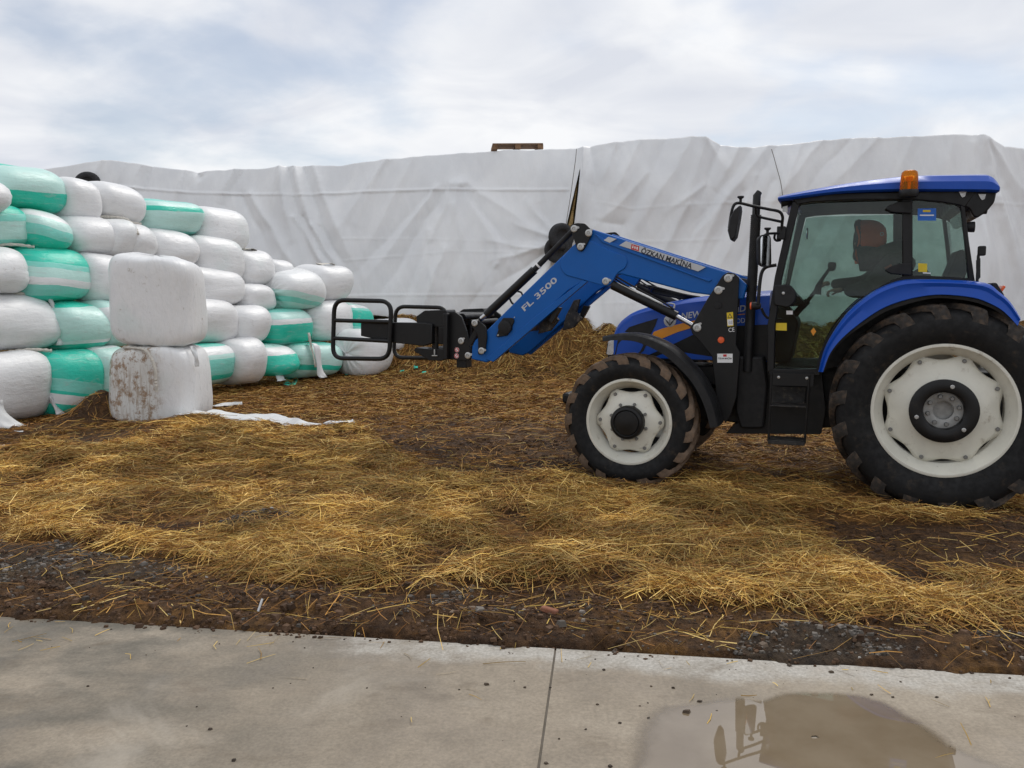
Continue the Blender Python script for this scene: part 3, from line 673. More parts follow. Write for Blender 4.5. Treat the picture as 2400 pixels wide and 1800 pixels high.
# top sheet running back over the stack
back = np.array([.10, .28, .6, 1.2, 2.2, 4, 7, 11])
bx, by, bz = [], [], []
for k, bk in enumerate(back):
    nz = (fbm(ucols / 60, ucols * 0 + k, 3, 209) - .5)
    by.append(y[:, -1] + bk); bz.append(z[:, -1] + .035 * min(1, bk * 3) - .03 * bk + .10 * nz * min(1, bk)); bx.append(x[:, -1] * (1 + .0 * bk))
X = np.concatenate([x, np.array(bx).T], 1); Y = np.concatenate([y, np.array(by).T], 1); Z = np.concatenate([z, np.array(bz).T], 1)
nr = X.shape[1]; F = grid_faces(len(ucols), nr)
ci = F[:, 0] // nr; ri = F[:, 0] % nr
hwr = np.concatenate([hw, np.zeros((len(ucols), len(back)))], 1)
F = F[~((ci == iL) & (hwr[iL][np.minimum(ri, nr - 1)] > .3))]
m_tarp, nt, b = nmat('white_sheeting'); N = NT(nt); co = N.coord('Object')
n1 = N.noise(N.mapping(co, (1, 1, .45)), 1.1, 6, .6, .4); n2 = N.noise(N.mapping(co, (1, 1, .6)), 7, 7, .62, .6)
c = N.mix(N.rng(n1, .35, .7), (.74, .75, .765), (.82, .825, .83))
stain = N.rng(N.noise(N.mapping(co, (.8, 1, .35)), .75, 7, .62, .8), .60, .78)
c = N.mix(N.math('MULTIPLY', stain, .28), c, (.52, .47, .40))
N.l.new(c, b.inputs['Base Color']); N.l.new(N.rng(n2, .3, .7, .38, .58), b.inputs['Roughness'])
b.inputs['Specular IOR Level'].default_value = .45
wr = N.math('ADD', N.math('MULTIPLY', n2, .6), N.math('MULTIPLY', N.noise(N.mapping(co, (1, 1, .5)), 26, 4, .6, .8), .25))
N.l.new(N.bump(wr, .32, .03), b.inputs['Normal'])
tarp = link('tarpaulin', mesh_np('tarpaulin', np.stack([X.ravel(), Y.ravel(), Z.ravel()], 1), F, m_tarp, True))
tag(tarp, 'huge creased white plastic tarpaulin draped over the tall straw stack', 'tarpaulin')
so = tarp.modifiers.new('thickness', 'SOLIDIFY'); so.thickness = .006; so.offset = 1

# straw under the sheet: seen below the hem and through the slit
m_stack, nt, b = nmat('baled_straw'); N = NT(nt); co = N.coord('Object')
s1 = N.noise(N.mapping(co, (1, 1, 3.2)), 9, 8, .72); s2 = N.noise(co, 1.3, 4)
c = N.mix(N.rng(s1, .28, .72), (.12, .072, .026), (.46, .32, .125)); c = N.mix(1.0, c, N.mix(N.rng(s2, .3, .7), (.7, .68, .65), (1.15, 1.1, 1.05)), 'MULTIPLY')
N.l.new(c, b.inputs['Base Color']); b.inputs['Roughness'].default_value = .9; N.l.new(N.bump(s1, .9, .05), b.inputs['Normal'])
uc = np.sort(np.concatenate([np.arange(-400, 2790, 22.0), np.arange(1300, 1392, 2.6)])); tr = np.linspace(0, .95, 60)
U2, T2 = np.meshgrid(uc, tr, indexing='ij'); xs2, ys2, zs2 = wall_pt(U2, T2)
VV2 = project(np.stack([xs2, ys2, zs2], -1))[..., 1]
lay = .10 * np.abs(np.sin(zs2 * math.pi / .9)) ** .4 + .14 * (fbm(xs2 * 2.2, zs2 * 3, 4, 221) - .5)
ys2 = ys2 + .50 - .55 * np.exp(-((U2 - slit_c(VV2)) / np.maximum(slit_w(VV2), .01)) ** 4) * (slit_w(VV2) > 1.2) + .95 * T2 ** 11 - lay * .8
low = zs2[:, :1] * 0
xs3 = np.concatenate([xs2[:, :1], xs2[:, :1], xs2, xs2[:, -1:], xs2[:, -1:]], 1); ys3 = np.concatenate([ys2[:, :1] - .12, ys2[:, :1] - .12, ys2, ys2[:, -1:] + 10, ys2[:, -1:] + 10], 1)
zs3 = np.concatenate([low, zs2[:, :1] - .03, zs2, zs2[:, -1:] - .4, low], 1)
st = link('straw_stack', mesh_np('straw_stack', np.stack([xs3.ravel(), ys3.ravel(), zs3.ravel()], 1), grid_faces(*xs3.shape), m_stack, True))
tag(st, 'tall stack of brown baled straw hidden beneath the white sheet', 'straw stack')

# ------------------------------------------------------------------ tyres holding the sheet down, cords, pallet
m_rub = simple('old_rubber', (.022, .022, .024), .75, vary=.2, scale=12, dirt=(.10, .085, .065), dirt_lo=.62, dirt_hi=.85, bump=.25)
m_cord = simple('twine', (.11, .09, .07), .9)
def old_tyre(name, loc, rad, rot, label):
    mb = MB(); w = rad * .62; ri = rad * .52
    prof = [(ri, -w * .34), (ri * 1.12, -w * .44), (rad * .80, -w * .50), (rad * .94, -w * .42), (rad, -w * .28), (rad * 1.005, 0), (rad, w * .28), (rad * .94, w * .42), (rad * .80, w * .5), (ri * 1.12, w * .44), (ri, w * .34), (ri * 1.05, w * .2), (rad * .84, w * .3), (rad * .88, 0), (rad * .84, -w * .3), (ri * 1.05, -w * .2), (ri, -w * .34)]
    mb.lathe(prof, n=40)
    o = mb.build(name, m_rub, smooth=50); o.location = loc; o.rotation_euler = rot
    g = MB()
    for k in range(3):
        yy_ = (k - 1) * w * .16
        g.lathe([(rad * 1.0, yy_ - .006), (rad * 1.02, yy_ - .004), (rad * 1.02, yy_ + .004), (rad * 1.0, yy_ + .006)], n=40)
    g.build('tread_rib', m_rub, o, smooth=40)
    d_ = MB(); d_.lathe([(ri * 1.02, -w * .30), (ri * .9, -w * .22), (ri * .55, -w * .12), (.0005, -w * .10)], n=28); d_.build('wheel_centre', m_rub, o, smooth=40)
    return tag(o, label, 'tyre', 'old tyres weighing down the sheet')
def on_wall(u, v, push):
    t = .5
    for _ in range(30):
        p = np.array(wall_pt(u, t)); q = project(p); t -= (v - q[1]) / 420.0 * -1 * -1 if False else 0; t += (q[1] - v) / 450.0; t = min(max(t, 0), 1)
    return np.array(wall_pt(u, t, push))
p1 = on_wall(1313, 558, .42); p2 = on_wall(1305, 582, .30)
old_tyre('old_tyre', p1, .295, (0, R(10), R(24)), 'upper of two worn black tyres hanging against the white sheet')
old_tyre('old_tyre', p2 + np.array([0, .02, -.05]), .29, (R(8), 0, R(-14)), 'lower of two worn black tyres hanging against the white sheet')
pt = on_wall(211, 434, .12); old_tyre('old_tyre', pt, .33, (R(-12), 0, R(10)), 'lone black tyre on the sheet above the top white bales')
def cord(name, pts, label):
    mb = MB(); mb.tube(pts, .007, 6); return tag(mb.build(name, m_cord), label, 'cord', 'cords hanging over the sheet')
c1 = [on_wall(1350, 352, .16)] + [on_wall(u, v, .30) for u, v in ((1347, 375), (1341, 420), (1334, 470), (1326, 520), (1322, 555))]
cord('cord', spline([tuple(p) for p in c1], 5), 'thin cord from the stack top down to the hanging tyres')
for (ku, kv) in ((1338, 430),):
    pass
c2 = [on_wall(u, v, .22) for u, v in ((1801, 354), (1806, 370), (1814, 400), (1822, 430), (1828, 470))]
cord('cord', spline([tuple(p) for p in c2], 5), 'thin rusty cord hanging down the sheet above the cab roof front')
m_wood = simple('weathered_pallet_wood', (.20, .115, .06), .8, vary=.3, scale=9)
pp = at_y(1211, 347, 20.6); pal_o = empty('pallet', (pp[0], pp[1], pp[2] - .085), (R(1), R(-1.0), R(4))); tag(pal_o, 'wooden pallet lying on top of the covered stack', 'pallet')
for k in range(5): MB().box((0, -.34 + .17 * k, .125), (1.2, .12, .024)).build('deck_board', m_wood, pal_o, bevel=.003)
for yy_ in (-.36, 0, .36):
    for xx_ in (-.54, 0, .54): MB().box((xx_, yy_, .045), (.13, .10, .086)).build('block', m_wood, pal_o, bevel=.003)
for xx_ in (-.54, 0, .54): MB().box((xx_, 0, .1005), (.13, .8, .022)).build('stringer_board', m_wood, pal_o, bevel=.003)
# ================================================================== WRAPPED BALES
TEAL, PALE, MINT, WHITE = (.035, .60, .445), (.53, .79, .73), (.23, .69, .59), (.82, .83, .83)
def film_mat(name, bands=None, dirt=.25, slant=.10, seed=0, vertical=False, mud=0.0):
    """stretch film; bands = [(start of band round the bale 0..1, colour)]"""
    m, nt, b = nmat(name); N = NT(nt)
    co = N.coord('Object'); oi = N.node('ShaderNodeObjectInfo').outputs['Random']
    off = N.node('ShaderNodeVectorMath', operation='ADD'); N.l.new(co, off.inputs[0])
    cb = N.node('ShaderNodeCombineXYZ'); N.l.new(N.math('MULTIPLY', oi, 37.0), cb.inputs[0]); N.l.new(cb.outputs[0], off.inputs[1]); p = off.outputs[0]
    rd = N.node('ShaderNodeAttribute', attribute_name='round').outputs['Fac']; al = N.node('ShaderNodeAttribute', attribute_name='along').outputs['Fac']
    wv = N.node('ShaderNodeCombineXYZ'); N.l.new(N.math('MULTIPLY', rd, 9.0), wv.inputs[0]); N.l.new(N.math('MULTIPLY', al, .5), wv.inputs[1]); N.l.new(N.math('MULTIPLY', oi, 31.0), wv.inputs[2])
    streak = N.noise(wv.outputs[0], 5.0, 6, .65, .3)            # laps of film run along the bale
    soft = N.noise(p, 1.8, 4, .55)
    if bands:
        k = N.math('ADD', rd, N.math('MULTIPLY', al, slant * .55)); k = N.math('ADD', k, N.math('MULTIPLY', N.math('SUBTRACT', soft, .5), .03))
        rp = N.node('ShaderNodeValToRGB'); rp.color_ramp.interpolation = 'CONSTANT'; N.l.new(k, rp.inputs[0])
        el = rp.color_ramp.elements; el[0].position = 0; el[0].color = bands[0][1] + (1,)
        el[1].position = bands[1][0]; el[1].color = bands[1][1] + (1,)
        for (s, c_) in bands[2:]: e = el.new(s); e.color = c_ + (1,)
        c = rp.outputs[0]
        c = N.mix(N.math('MULTIPLY', N.rng(streak, .5, .75), .22), c, (.55, .68, .65))
    else:
        c = N.mix(N.rng(streak, .3, .7), (.77, .775, .78), (.84, .84, .84))
    c = N.mix(N.math('MULTIPLY', N.rng(streak, .52, .70), .26), c, (.48, .48, .47))
    if not bands:
        c = N.mix(N.math('MULTIPLY', N.rng(N.noise(p, .9, 2), .60, .74), .22), c, (.42, .62, .57))
    d1 = N.rng(N.noise(N.mapping(p, (1, 1, 1)), 7.5, 9, .72), .60, .76)
    c = N.mix(N.math('MULTIPLY', d1, dirt), c, (.27, .205, .135))
    d2 = N.rng(N.noise(p, 30, 6, .75), .69, .76)
    c = N.mix(N.math('MULTIPLY', d2, min(1, dirt * 1.4)), c, (.10, .075, .05))
    if mud:
        gz = N.node('ShaderNodeSeparateXYZ'); N.l.new(N.coord('Object'), gz.inputs[0])
        side = N.rng(N.math('ADD', gz.outputs['X'], N.math('MULTIPLY', N.math('SUBTRACT', soft, .5), .45)), .34, .04)
        m1 = N.math('MULTIPLY', N.rng(N.noise(N.mapping(co, (1.1, 1.1, .9)), 9, 11, .78), .485, .59), side)
        m2 = N.math('MULTIPLY', N.rng(N.noise(N.mapping(co, (3, 3, .30)), 9, 9, .72), .44, .62), N.math('MULTIPLY', side, N.rng(gz.outputs['Z'], .42, .05)))
        c = N.mix(N.math('MULTIPLY', side, .30), c, (.48, .47, .38))
        c = N.mix(N.math('MULTIPLY', m1, mud * .92), c, (.27, .155, .075)); c = N.mix(N.math('MULTIPLY', m2, mud * .60), c, (.29, .185, .10))
    N.l.new(c, b.inputs['Base Color']); N.l.new(N.rng(streak, .3, .7, .26, .44), b.inputs['Roughness'])
    b.inputs['Specular IOR Level'].default_value = .42
    try: b.inputs['Subsurface Weight'].default_value = 0.0
    except Exception: pass
    hh = N.math('ADD', N.math('MULTIPLY', streak, .7), N.math('MULTIPLY', N.noise(p, 9, 5, .6, .5), .45))
    N.l.new(N.bump(hh, .55, .025), b.inputs['Normal'])
    return m
m_film = film_mat('white_stretch_film', dirt=.36); m_film_d = film_mat('soiled_white_film', dirt=.62)
m_flap = simple('loose_film', (.70, .71, .71), .45, vary=.06, scale=4); m_flapd = simple('twisted_film_tail', (.56, .53, .47), .6, vary=.15, scale=14)
m_tealf = simple('teal_film', TEAL, .45, vary=.1)

def bale_mesh(L, Ry, Rz, seed, axis='X', box=2.55, ends=3.0, lump=.045, sag=.06):
    """barrel with flattened sides: axis along local X; returns verts, faces, around 0..1, along -1..1"""
    nphi, ns = 56, 30
    th = np.linspace(-math.pi / 2, math.pi / 2, ns); phi = np.arange(nphi) * 2 * math.pi / nphi
    TH, PH = np.meshgrid(th, phi, indexing='xy')
    sx = np.sign(np.sin(TH)) * np.abs(np.sin(TH)) ** (2 / ends); rr = np.abs(np.cos(TH)) ** (2 / ends)
    cy, cz = np.sin(PH), np.cos(PH)
    q = (np.abs(cy) ** box + np.abs(cz) ** box) ** (-1 / box)
    x = sx * L / 2; y = -cy * q * rr * Ry; z = cz * q * rr * Rz       # phi = 0 top, quarter turn = local -Y side
    r = np.random.default_rng(seed)
    ph = r.uniform(0, 6.28, 8)
    l = lump * (np.sin(2.1 * x / L * 2 + ph[0] + 2 * PH) + .7 * np.sin(3 * PH + ph[1]) + .6 * np.sin(4.5 * x + ph[2]) + .8 * (fbm(PH * 1.3 + seed, x * 2.5, 3, seed % 50) - .5))
    f = 1 + l * rr ** .5
    x = x * (1 + .6 * l); y = y * f; z = z * f
    pl = .016 * np.sin(13 * PH + 2 * np.sin(3 * PH + ph[3])) * np.exp(-((rr - .45) / .28) ** 2); x = x * (1 + pl * 1.5); y = y * (1 + pl); z = z * (1 + pl)
    z = z - sag * Rz * (1 - (np.abs(x) / (L / 2)) ** 2) * (z > 0) * .6
    y = y * (1 + sag * (-z / Rz))
    # bottom settles flat on what is below
    z = np.where(z < -.86 * Rz, -.86 * Rz + (z + .86 * Rz) * .45, z)
    V = np.stack([x, y, z], -1)             # shape (nphi, ns)
    rd = np.arccos(np.clip(z / np.abs(z).max(), -1, 1)) / (2 * math.pi) + .012 * (y / Ry) ** 2 * 0; al = sx
    if axis == 'Z': rd = np.broadcast_to((PH / (2 * math.pi)), x.shape)
    F = grid_faces(nphi, ns, True)
    if axis == 'Z': V = np.stack([V[..., 1], V[..., 2], V[..., 0]], -1)
    return V.reshape(-1, 3), F, rd.ravel().copy(), al.ravel().copy()
def flap(parent, pts, w, mat=None, name='film_flap'):
    """loose tongue of film hanging off a bale; pts in parent space"""
    P = spline(pts, 5); mb = MB(); rings = []
    for k, p in enumerate(P):
        ww = w[0] + (w[1] - w[0]) * k / (len(P) - 1)
        a = .9 * math.sin(k * .9)
        rings.append([(p[0] - ww / 2, p[1] + .014 * math.sin(k * 1.3), p[2]), (p[0] - ww / 5, p[1] - .02 - .015 * a, p[2] - .004 * a), (p[0] + ww / 5, p[1] + .015 * a, p[2]), (p[0] + ww / 2, p[1] - .018 * math.cos(k * 1.1), p[2])])
    mb.loft(rings, False, False)
    o = mb.build(name, mat or m_flap, parent, smooth=80); s = o.modifiers.new('thickness', 'SOLIDIFY'); s.thickness = .003
    return o
ROW = math.atan2(6.7, 3.3); ax_v = np.array([math.cos(ROW), math.sin(ROW)]); back_v = np.array([-ax_v[1], ax_v[0]])
def place_bale(name, row, bbox, mat, label, seed, L=1.12, Ry=.56, yaw=0.0, tilt=0.0, depth=None, ends=3.5, setb=.30, use_left=False, dy=0.):
    x0, y0, x1, y1 = bbox
    rot = ROW + yaw
    p0 = np.array([-6.3, 10.7]) + back_v * (.52 + setb * (row - 1))
    uc = x1 - 70.0
    c = None; Rz = .45
    for it in range(7):
        a = (uc - 1200) / FOC
        if depth: cy = depth
        else:
            s = (p0[0] - a * p0[1]) / (a * ax_v[1] - ax_v[0]); cy = p0[1] + ax_v[1] * s + dy
        vc = (y0 + y1) / 2
        cpos = at_y(uc, vc, cy) if c is None else np.array([a * cy, cy, c[2]])
        if c is not None: cpos[0] = c[0]
        V, F, rd, al = bale_mesh(L, Ry, Rz, seed, ends=ends)
        M = np.array((Matrix.Rotation(rot, 3, 'Z') @ Matrix.Rotation(tilt, 3, 'Y')))
        W = V @ M.T + cpos; q = project(W)
        l, r_, t_, b_ = q[:, 0].min(), q[:, 0].max(), q[:, 1].min(), q[:, 1].max()
        ppm = FOC / cy
        if use_left: uc += x0 - l
        else: uc += x1 - r_
        vc2 = (y0 + y1) / 2 - (t_ + b_) / 2
        Rz *= (y1 - y0) / (b_ - t_)
        c = cpos.copy(); c[2] -= vc2 / ppm
        c[0] = c[0] + ((x0 - l) if use_left else (x1 - r_)) / ppm
    me = mesh_np(name, V, F, mat, True, None, {'round': rd, 'along': al})
    o = link(name, me); o.location = c; o.rotation_euler = (0, tilt, rot)
    if tilt: o.rotation_euler = (Matrix.Rotation(rot, 3, 'Z') @ Matrix.Rotation(tilt, 3, 'Y')).to_euler()
    tag(o, label, 'bale', 'film wrapped bales in the stacked pile')
    return o, Rz
T_, P_, M_, W_ = TEAL, PALE, MINT, WHITE
def g(name, bands, slant=.05, dirt=.26): return film_mat(name, bands, dirt, slant)
gA1 = g('film_teal_a', [(0, T_), (.12, P_), (.2, T_), (.5, M_)])
gA2 = g('film_teal_b', [(0, P_), (.27, T_), (.42, M_), (.7, P_), (.9, M_)], .02)
gA6 = g('film_teal_c', [(0, M_), (.09, P_), (.155, T_), (.20, P_), (.29, P_), (.40, M_), (.46, T_), (.6, P_)], .03)
gB1 = g('film_teal_d', [(0, T_), (.17, M_), (.23, P_), (.36, M_), (.6, T_)], .04)
gB2 = g('film_teal_e', [(0, T_), (.055, P_), (.10, W_), (.17, P_), (.235, M_), (.31, T_), (.45, M_), (.7, T_)], -.07)
gC2 = g('film_teal_f', [(0, T_), (.185, M_), (.215, P_), (.27, W_), (.315, M_), (.385, T_), (.47, M_), (.6, T_)], -.035)
gD2 = g('film_teal_g', [(0, T_), (.115, P_), (.235, P_), (.325, W_), (.35, T_), (.46, M_), (.6, T_)], .02)
gD3 = g('film_pale_a', [(0, P_), (.12, W_), (.3, P_), (.6, T_)])
gD6 = g('film_teal_h', [(0, T_), (.05, M_), (.10, P_), (.175, W_), (.215, T_), (.39, M_), (.44, P_), (.6, T_)], .01)
gD8 = g('film_teal_i', [(0, P_), (.09, W_), (.13, M_), (.16, T_), (.3, M_), (.36, W_), (.41, T_), (.6, P_)], -.02)
gE2 = g('film_teal_j', [(0, T_), (.24, M_), (.30, T_), (.315, W_), (.365, T_), (.55, M_), (.7, T_)], -.06)
gE3 = g('film_pale_b', [(0, W_), (.06, P_), (.28, M_), (.36, P_), (.6, T_)], .04)
gE4 = g('film_pale_c', [(0, T_), (.045, M_), (.085, W_), (.165, P_), (.20, M_), (.32, T_), (.36, P_), (.6, M_)], .0)
gE6 = g('film_teal_k', [(0, M_), (.05, P_), (.10, W_), (.19, T_), (.36, T_), (.42, M_), (.6, P_)], .01)
gE7 = g('film_teal_l', [(0, T_), (.05, M_), (.09, P_), (.16, P_), (.27, P_), (.295, T_), (.345, P_), (.45, M_), (.6, W_)], -.06)
gC6 = g('film_pale_d', [(0, W_), (.285, P_), (.33, M_), (.37, P_), (.42, W_), (.6, W_)], -.12, .4)
top, r4, r3, r2, r1 = 5, 4, 3, 2, 1
BL = {}
QUEUE = []
def B(k, row, bbox, mat, label, **kw): QUEUE.append((k, row, bbox, mat, label, kw))
def fit_end(row, bbox, L, kw):
    o, _ = place_bale('probe', row, bbox, m_film, 'probe', 3, **dict(kw, L=L))
    e = o.location.x * ax_v[0] + o.location.y * ax_v[1] + L / 2; me = o.data; bpy.data.objects.remove(o); bpy.data.meshes.remove(me); return e
def flush_bales():
    last = {}
    for (k, row, bbox, mat, label, kw) in QUEUE:
        L0 = kw.get('L', 1.12)
        if k not in ('A1', 'A3') and 'depth' not in kw:
            e = fit_end(row, bbox, .95, kw)
            if row in last: L0 = min(max((e - last[row]) * 1.10, .62), 1.35)
            last[row] = e
        BL[k] = place_bale('wrapped_bale', row, bbox, mat, label, 300 + len(BL) * 13, **dict(kw, L=L0))
B('A1', 5, (-70, 374, 118, 500), gA1, 'teal bale at the top of the pile, behind the pale one', L=1.25, dy=.75)
B('A3', 5, (-110, 400, 29, 512), m_film, 'white bale of the top row cut by the photo edge', dy=-.5)
B('A2', 5, (5, 387, 159, 506), gA2, 'top row bale, whitish above and dark teal below', L=1.2)
B('A4', 5, (120, 414, 240, 524), m_film, 'white top row bale just below the lone tyre')
B('A5', 5, (190, 424, 343, 532), m_film, 'long white top row bale left of a teal one', L=1.25)
B('A6', 5, (330, 465, 480, 554), gA6, 'top row teal bale between two white ones', L=1.25)
B('A7', 5, (450, 483, 585, 592), m_film, 'last white bale of the top row, against the tarpaulin', L=1.2)
B('B1', 4, (-90, 469, 70, 582), gB1, 'teal and pale bale in the fourth row cut by the photo edge', L=1.2)
B('B2', 4, (41, 488, 172, 594), gB2, 'fourth row bale of white and teal bands next to white ones')
B('B3', 4, (140, 505, 277, 604), m_film, 'white fourth row bale right beside the banded teal one', L=1.15)
B('B4', 4, (225, 512, 324, 604), m_film, 'narrow white fourth row bale with twisted film tail on top', L=1.0)
B('B5', 4, (280, 523, 370, 610), m_film, 'white fourth row bale behind the standing grey-white bale top', L=1.0)
B('B6', 4, (330, 533, 469, 630), m_film, 'white fourth row bale under the gap of the top row teal bale', L=1.25)
B('B7', 4, (440, 551, 574, 668), m_film, 'plump white fourth row bale below the last top row bale', L=1.2)
B('B8', 4, (555, 583, 645, 672), m_film_d, 'white fourth row bale with a soiled crumpled top', L=.95)
B('B9', 4, (620, 606, 690, 668), m_film, 'small white bale end showing last in the fourth row', L=.9)
B('C1', 3, (-80, 577, 69, 690), m_film_d, 'dirty white third row bale cut by the photo edge', L=1.15, dy=-.1)
B('C2', 3, (25, 577, 214, 708), gC2, 'large third row bale striped in teal, pale green and white', L=1.45)
B('C3', 3, (179, 591, 300, 708), m_film, 'white third row bale between the striped one and the standing pair')
B('C3b', 3, (300, 606, 440, 712), m_film, 'white third row bale mostly hidden by the standing pair')
B('C4', 3, (410, 624, 575, 718), m_film, 'white third row bale right of the standing pair', L=1.3)
B('C5', 3, (540, 664, 648, 730), m_film, 'low white third row bale under the soiled one', L=1.05)
B('C6', 3, (618, 627, 765, 730), gC6, 'big tilted white third row bale with pale green smear', L=1.2, tilt=R(-6), depth=16.6)
B('C7', 3, (715, 619, 830, 706), m_film, 'last white third row bale, leaning on the tarpaulin', L=1.1, depth=17.7)
B('D1', 2, (-70, 686, 149, 824), m_film, 'big white second row bale cut by the photo edge', L=1.5)
B('D2', 2, (117, 702, 264, 824), gD2, 'second row bale with teal top and pale front', L=1.2)
B('D3', 2, (200, 700, 320, 815), gD3, 'pale green bale peeking from behind the standing pair, second row', L=1.1)
B('D4', 2, (425, 699, 561, 806), m_film, 'white second row bale directly right of the standing pair', L=1.15)
B('D5', 2, (520, 713, 637, 808), m_film, 'white second row bale left of the bright teal one', L=1.1)
B('D6', 2, (607, 721, 734, 811), gD6, 'bright second row bale, white above and teal below', L=1.2)
B('D7', 2, (705, 703, 828, 800), m_film, 'white second row bale seen through the near clamp frame', L=1.15)
B('D8', 2, (795, 708, 876, 795), gD8, 'last second row bale, teal, seen inside the near clamp frame', L=.95)
B('E1', 1, (-90, 819, 124, 1000), m_film, 'large white bottom row bale at the photo edge with torn film', L=1.35)
B('E2', 1, (75, 817, 246, 975), gE2, 'deep teal bottom row bale with one white wedge', L=1.3)
B('E3', 1, (180, 809, 310, 958), gE3, 'pale green bottom row bale partly behind the muddy standing bale', L=1.2)
B('E4', 1, (430, 804, 552, 910), gE4, 'pale green bottom row bale right of the muddy standing bale', L=1.1)
B('E5', 1, (490, 787, 627, 902), m_film, 'white bottom row bale between two greenish ones', L=1.2)
B('E6', 1, (600, 804, 703, 882), gE6, 'small teal bottom row bale with white upper band', L=1.05)
B('E7', 1, (690, 800, 804, 886), gE7, 'pale green bottom row bale with a white film tail hanging over it', L=1.15)
B('E8', 1, (785, 770, 924, 882), m_film_d, 'white bottom row bale standing last, beneath the clamp frame', L=1.15, depth=17.3)
B('E9', 1, (890, 745, 990, 835), m_film, 'white bale farthest back, showing between the clamp frames', L=1.1, depth=18.6)
flush_bales()
# loose film on the pile: parent space is along x, -y faces the yard, z up
def flp(k, pts, w, mat=None): return flap(BL[k][0], pts, w, mat)
z = BL['E1'][1]; flp('E1', [(.52, -.44, -.16), (.60, -.52, -.40), (.58, -.62, -.90 * z)], (.03, .22)); flp('E1', [(-.26, -.55, -.12), (-.30, -.64, -.32), (-.20, -.74, -.92 * z)], (.10, .36))
z = BL['E2'][1]; flp('E2', [(.60, -.2, .1), (.66, -.42, -.35), (.58, -.55, -.85 * z)], (.05, .20))
z = BL['E5'][1]; flp('E5', [(.60, -.30, -.05), (.66, -.42, -.3), (.62, -.52, -.86 * z)], (.04, .26))
z = BL['E7'][1]; flp('E7', [(-.30, -.28, .92 * z), (-.34, -.55, .3), (-.34, -.64, -.2), (-.28, -.68, -.86 * z)], (.10, .24), m_flap); flp('E7', [(-.44, -.46, .55), (-.44, -.62, -.1)], (.05, .08), m_flapd)
z = BL['D1'][1]; flp('D1', [(.62, -.28, .35), (.72, -.36, 0), (.66, -.45, -.8 * z)], (.05, .18))
for k, sx in (('B4', .1), ('B5', -.1), ('C2', -.5), ('D1', .35), ('E2', -.5), ('B3', .45)):
    z = BL[k][1]; mb = MB()
    P = spline([(sx - .16, -.10, .95 * z), (sx - .05, -.2, .97 * z), (sx + .06, -.36, .86 * z), (sx + .10, -.50, .42 * z), (sx + .08, -.57, .05)] if k in ('B4',) else [(sx - .25, -.05, .95 * z), (sx, -.16, .99 * z), (sx + .24, -.22, .93 * z)], 6)
    mb.tube(P, [.022 + .006 * math.sin(i * 2.7) for i in range(len(P))], 7)
    mb.build('film_tail', m_flapd, BL[k][0])
for k in ('B8', 'C7'):
    z = BL[k][1]; mb = MB(); P = [(.24 * math.cos(a), -.10 + .17 * math.sin(a), .93 * z + .02 * math.sin(3 * a)) for a in [i * .5236 for i in range(12)]]
    mb.add([(0, -.1, .99 * z)] + P, [(0, i + 1, (i + 1) % 12 + 1) for i in range(12)]); mb.build('crumpled_film', m_flapd, BL[k][0], smooth=60)

# ------------------------------------------------------------------ the two bales standing on end
def standing(bbox, mat, label, depth, seed, ends=6.0, box=3.4, mid=0.):
    x0, y0, x1, y1 = bbox; ppm = FOC / depth; w = (x1 - x0) / ppm; h = (y1 - y0) / ppm
    V, F, rd, al = bale_mesh(h * .985, w / 2, w / 2, seed, 'Z', box, ends, .034, .03); V[:, 2] -= np.where(V[:, 2] > 0, 1, .25) * .075 * V[:, 0] / (w / 2) * mid
    me = mesh_np('wrapped_bale', V, F, mat, True, None, {'round': rd, 'along': al})
    o = link('wrapped_bale', me); p = at_y((x0 + x1) / 2, (y0 + y1) / 2, depth); o.location = p
    for _ in range(4):
        q = project(V + p); k_ = (x1 - x0) / (q[:, 0].max() - q[:, 0].min()); kz_ = (y1 - y0) / (q[:, 1].max() - q[:, 1].min())
        V[:, :2] *= k_; V[:, 2] *= kz_; p = p + np.array([((x0 + x1) / 2 - (q[:, 0].min() + q[:, 0].max()) / 2) / ppm, 0, -((y0 + y1) / 2 - (q[:, 1].min() + q[:, 1].max()) / 2) / ppm])
    me.vertices.foreach_set('co', V.astype(np.float32).ravel()); me.update(); w *= .86; h = V[:, 2].max() - V[:, 2].min()
    q = project(V + p); p = p + np.array([((x0 + x1) / 2 - (q[:, 0].min() + q[:, 0].max()) / 2) / ppm, 0, -((y0 + y1) / 2 - (q[:, 1].min() + q[:, 1].max()) / 2) / ppm]); o.location = p
    return tag(o, label, 'bale', 'wrapped bales standing on end'), h, w
m_f1 = film_mat('mud_smeared_film', dirt=.35, mud=.95); m_f2 = film_mat('greyish_film', dirt=.8)
F1, h1, w1 = standing((255, 802, 499, 1003), m_f1, 'white bale standing on the straw, its front smeared with brown mud', 11.35, 811, mid=.15)
F2, h2, w2 = standing((254, 591, 487, 815), m_f2, 'grey-white bale standing on top of the muddy one', 11.35, 812, mid=1.0)
mb = MB(); mb.tube(spline([(-.30, -.42, h1 * .47), (.0, -.56, h1 * .455), (.12, -.635, h1 * .40), (.20, -.67, h1 * .25), (.21, -.675, h1 * .1), (.21, -.67, -.02 * h1)], 8), [.020 + .005 * math.sin(i * 2.9) for i in range(41)], 8); mb.build('film_tail', m_flapd, F1)
flap(F1, [(.55, -.30, h1 * .48), (.62, -.36, h1 * .36), (.62, -.34, h1 * .24)], (.07, .05))
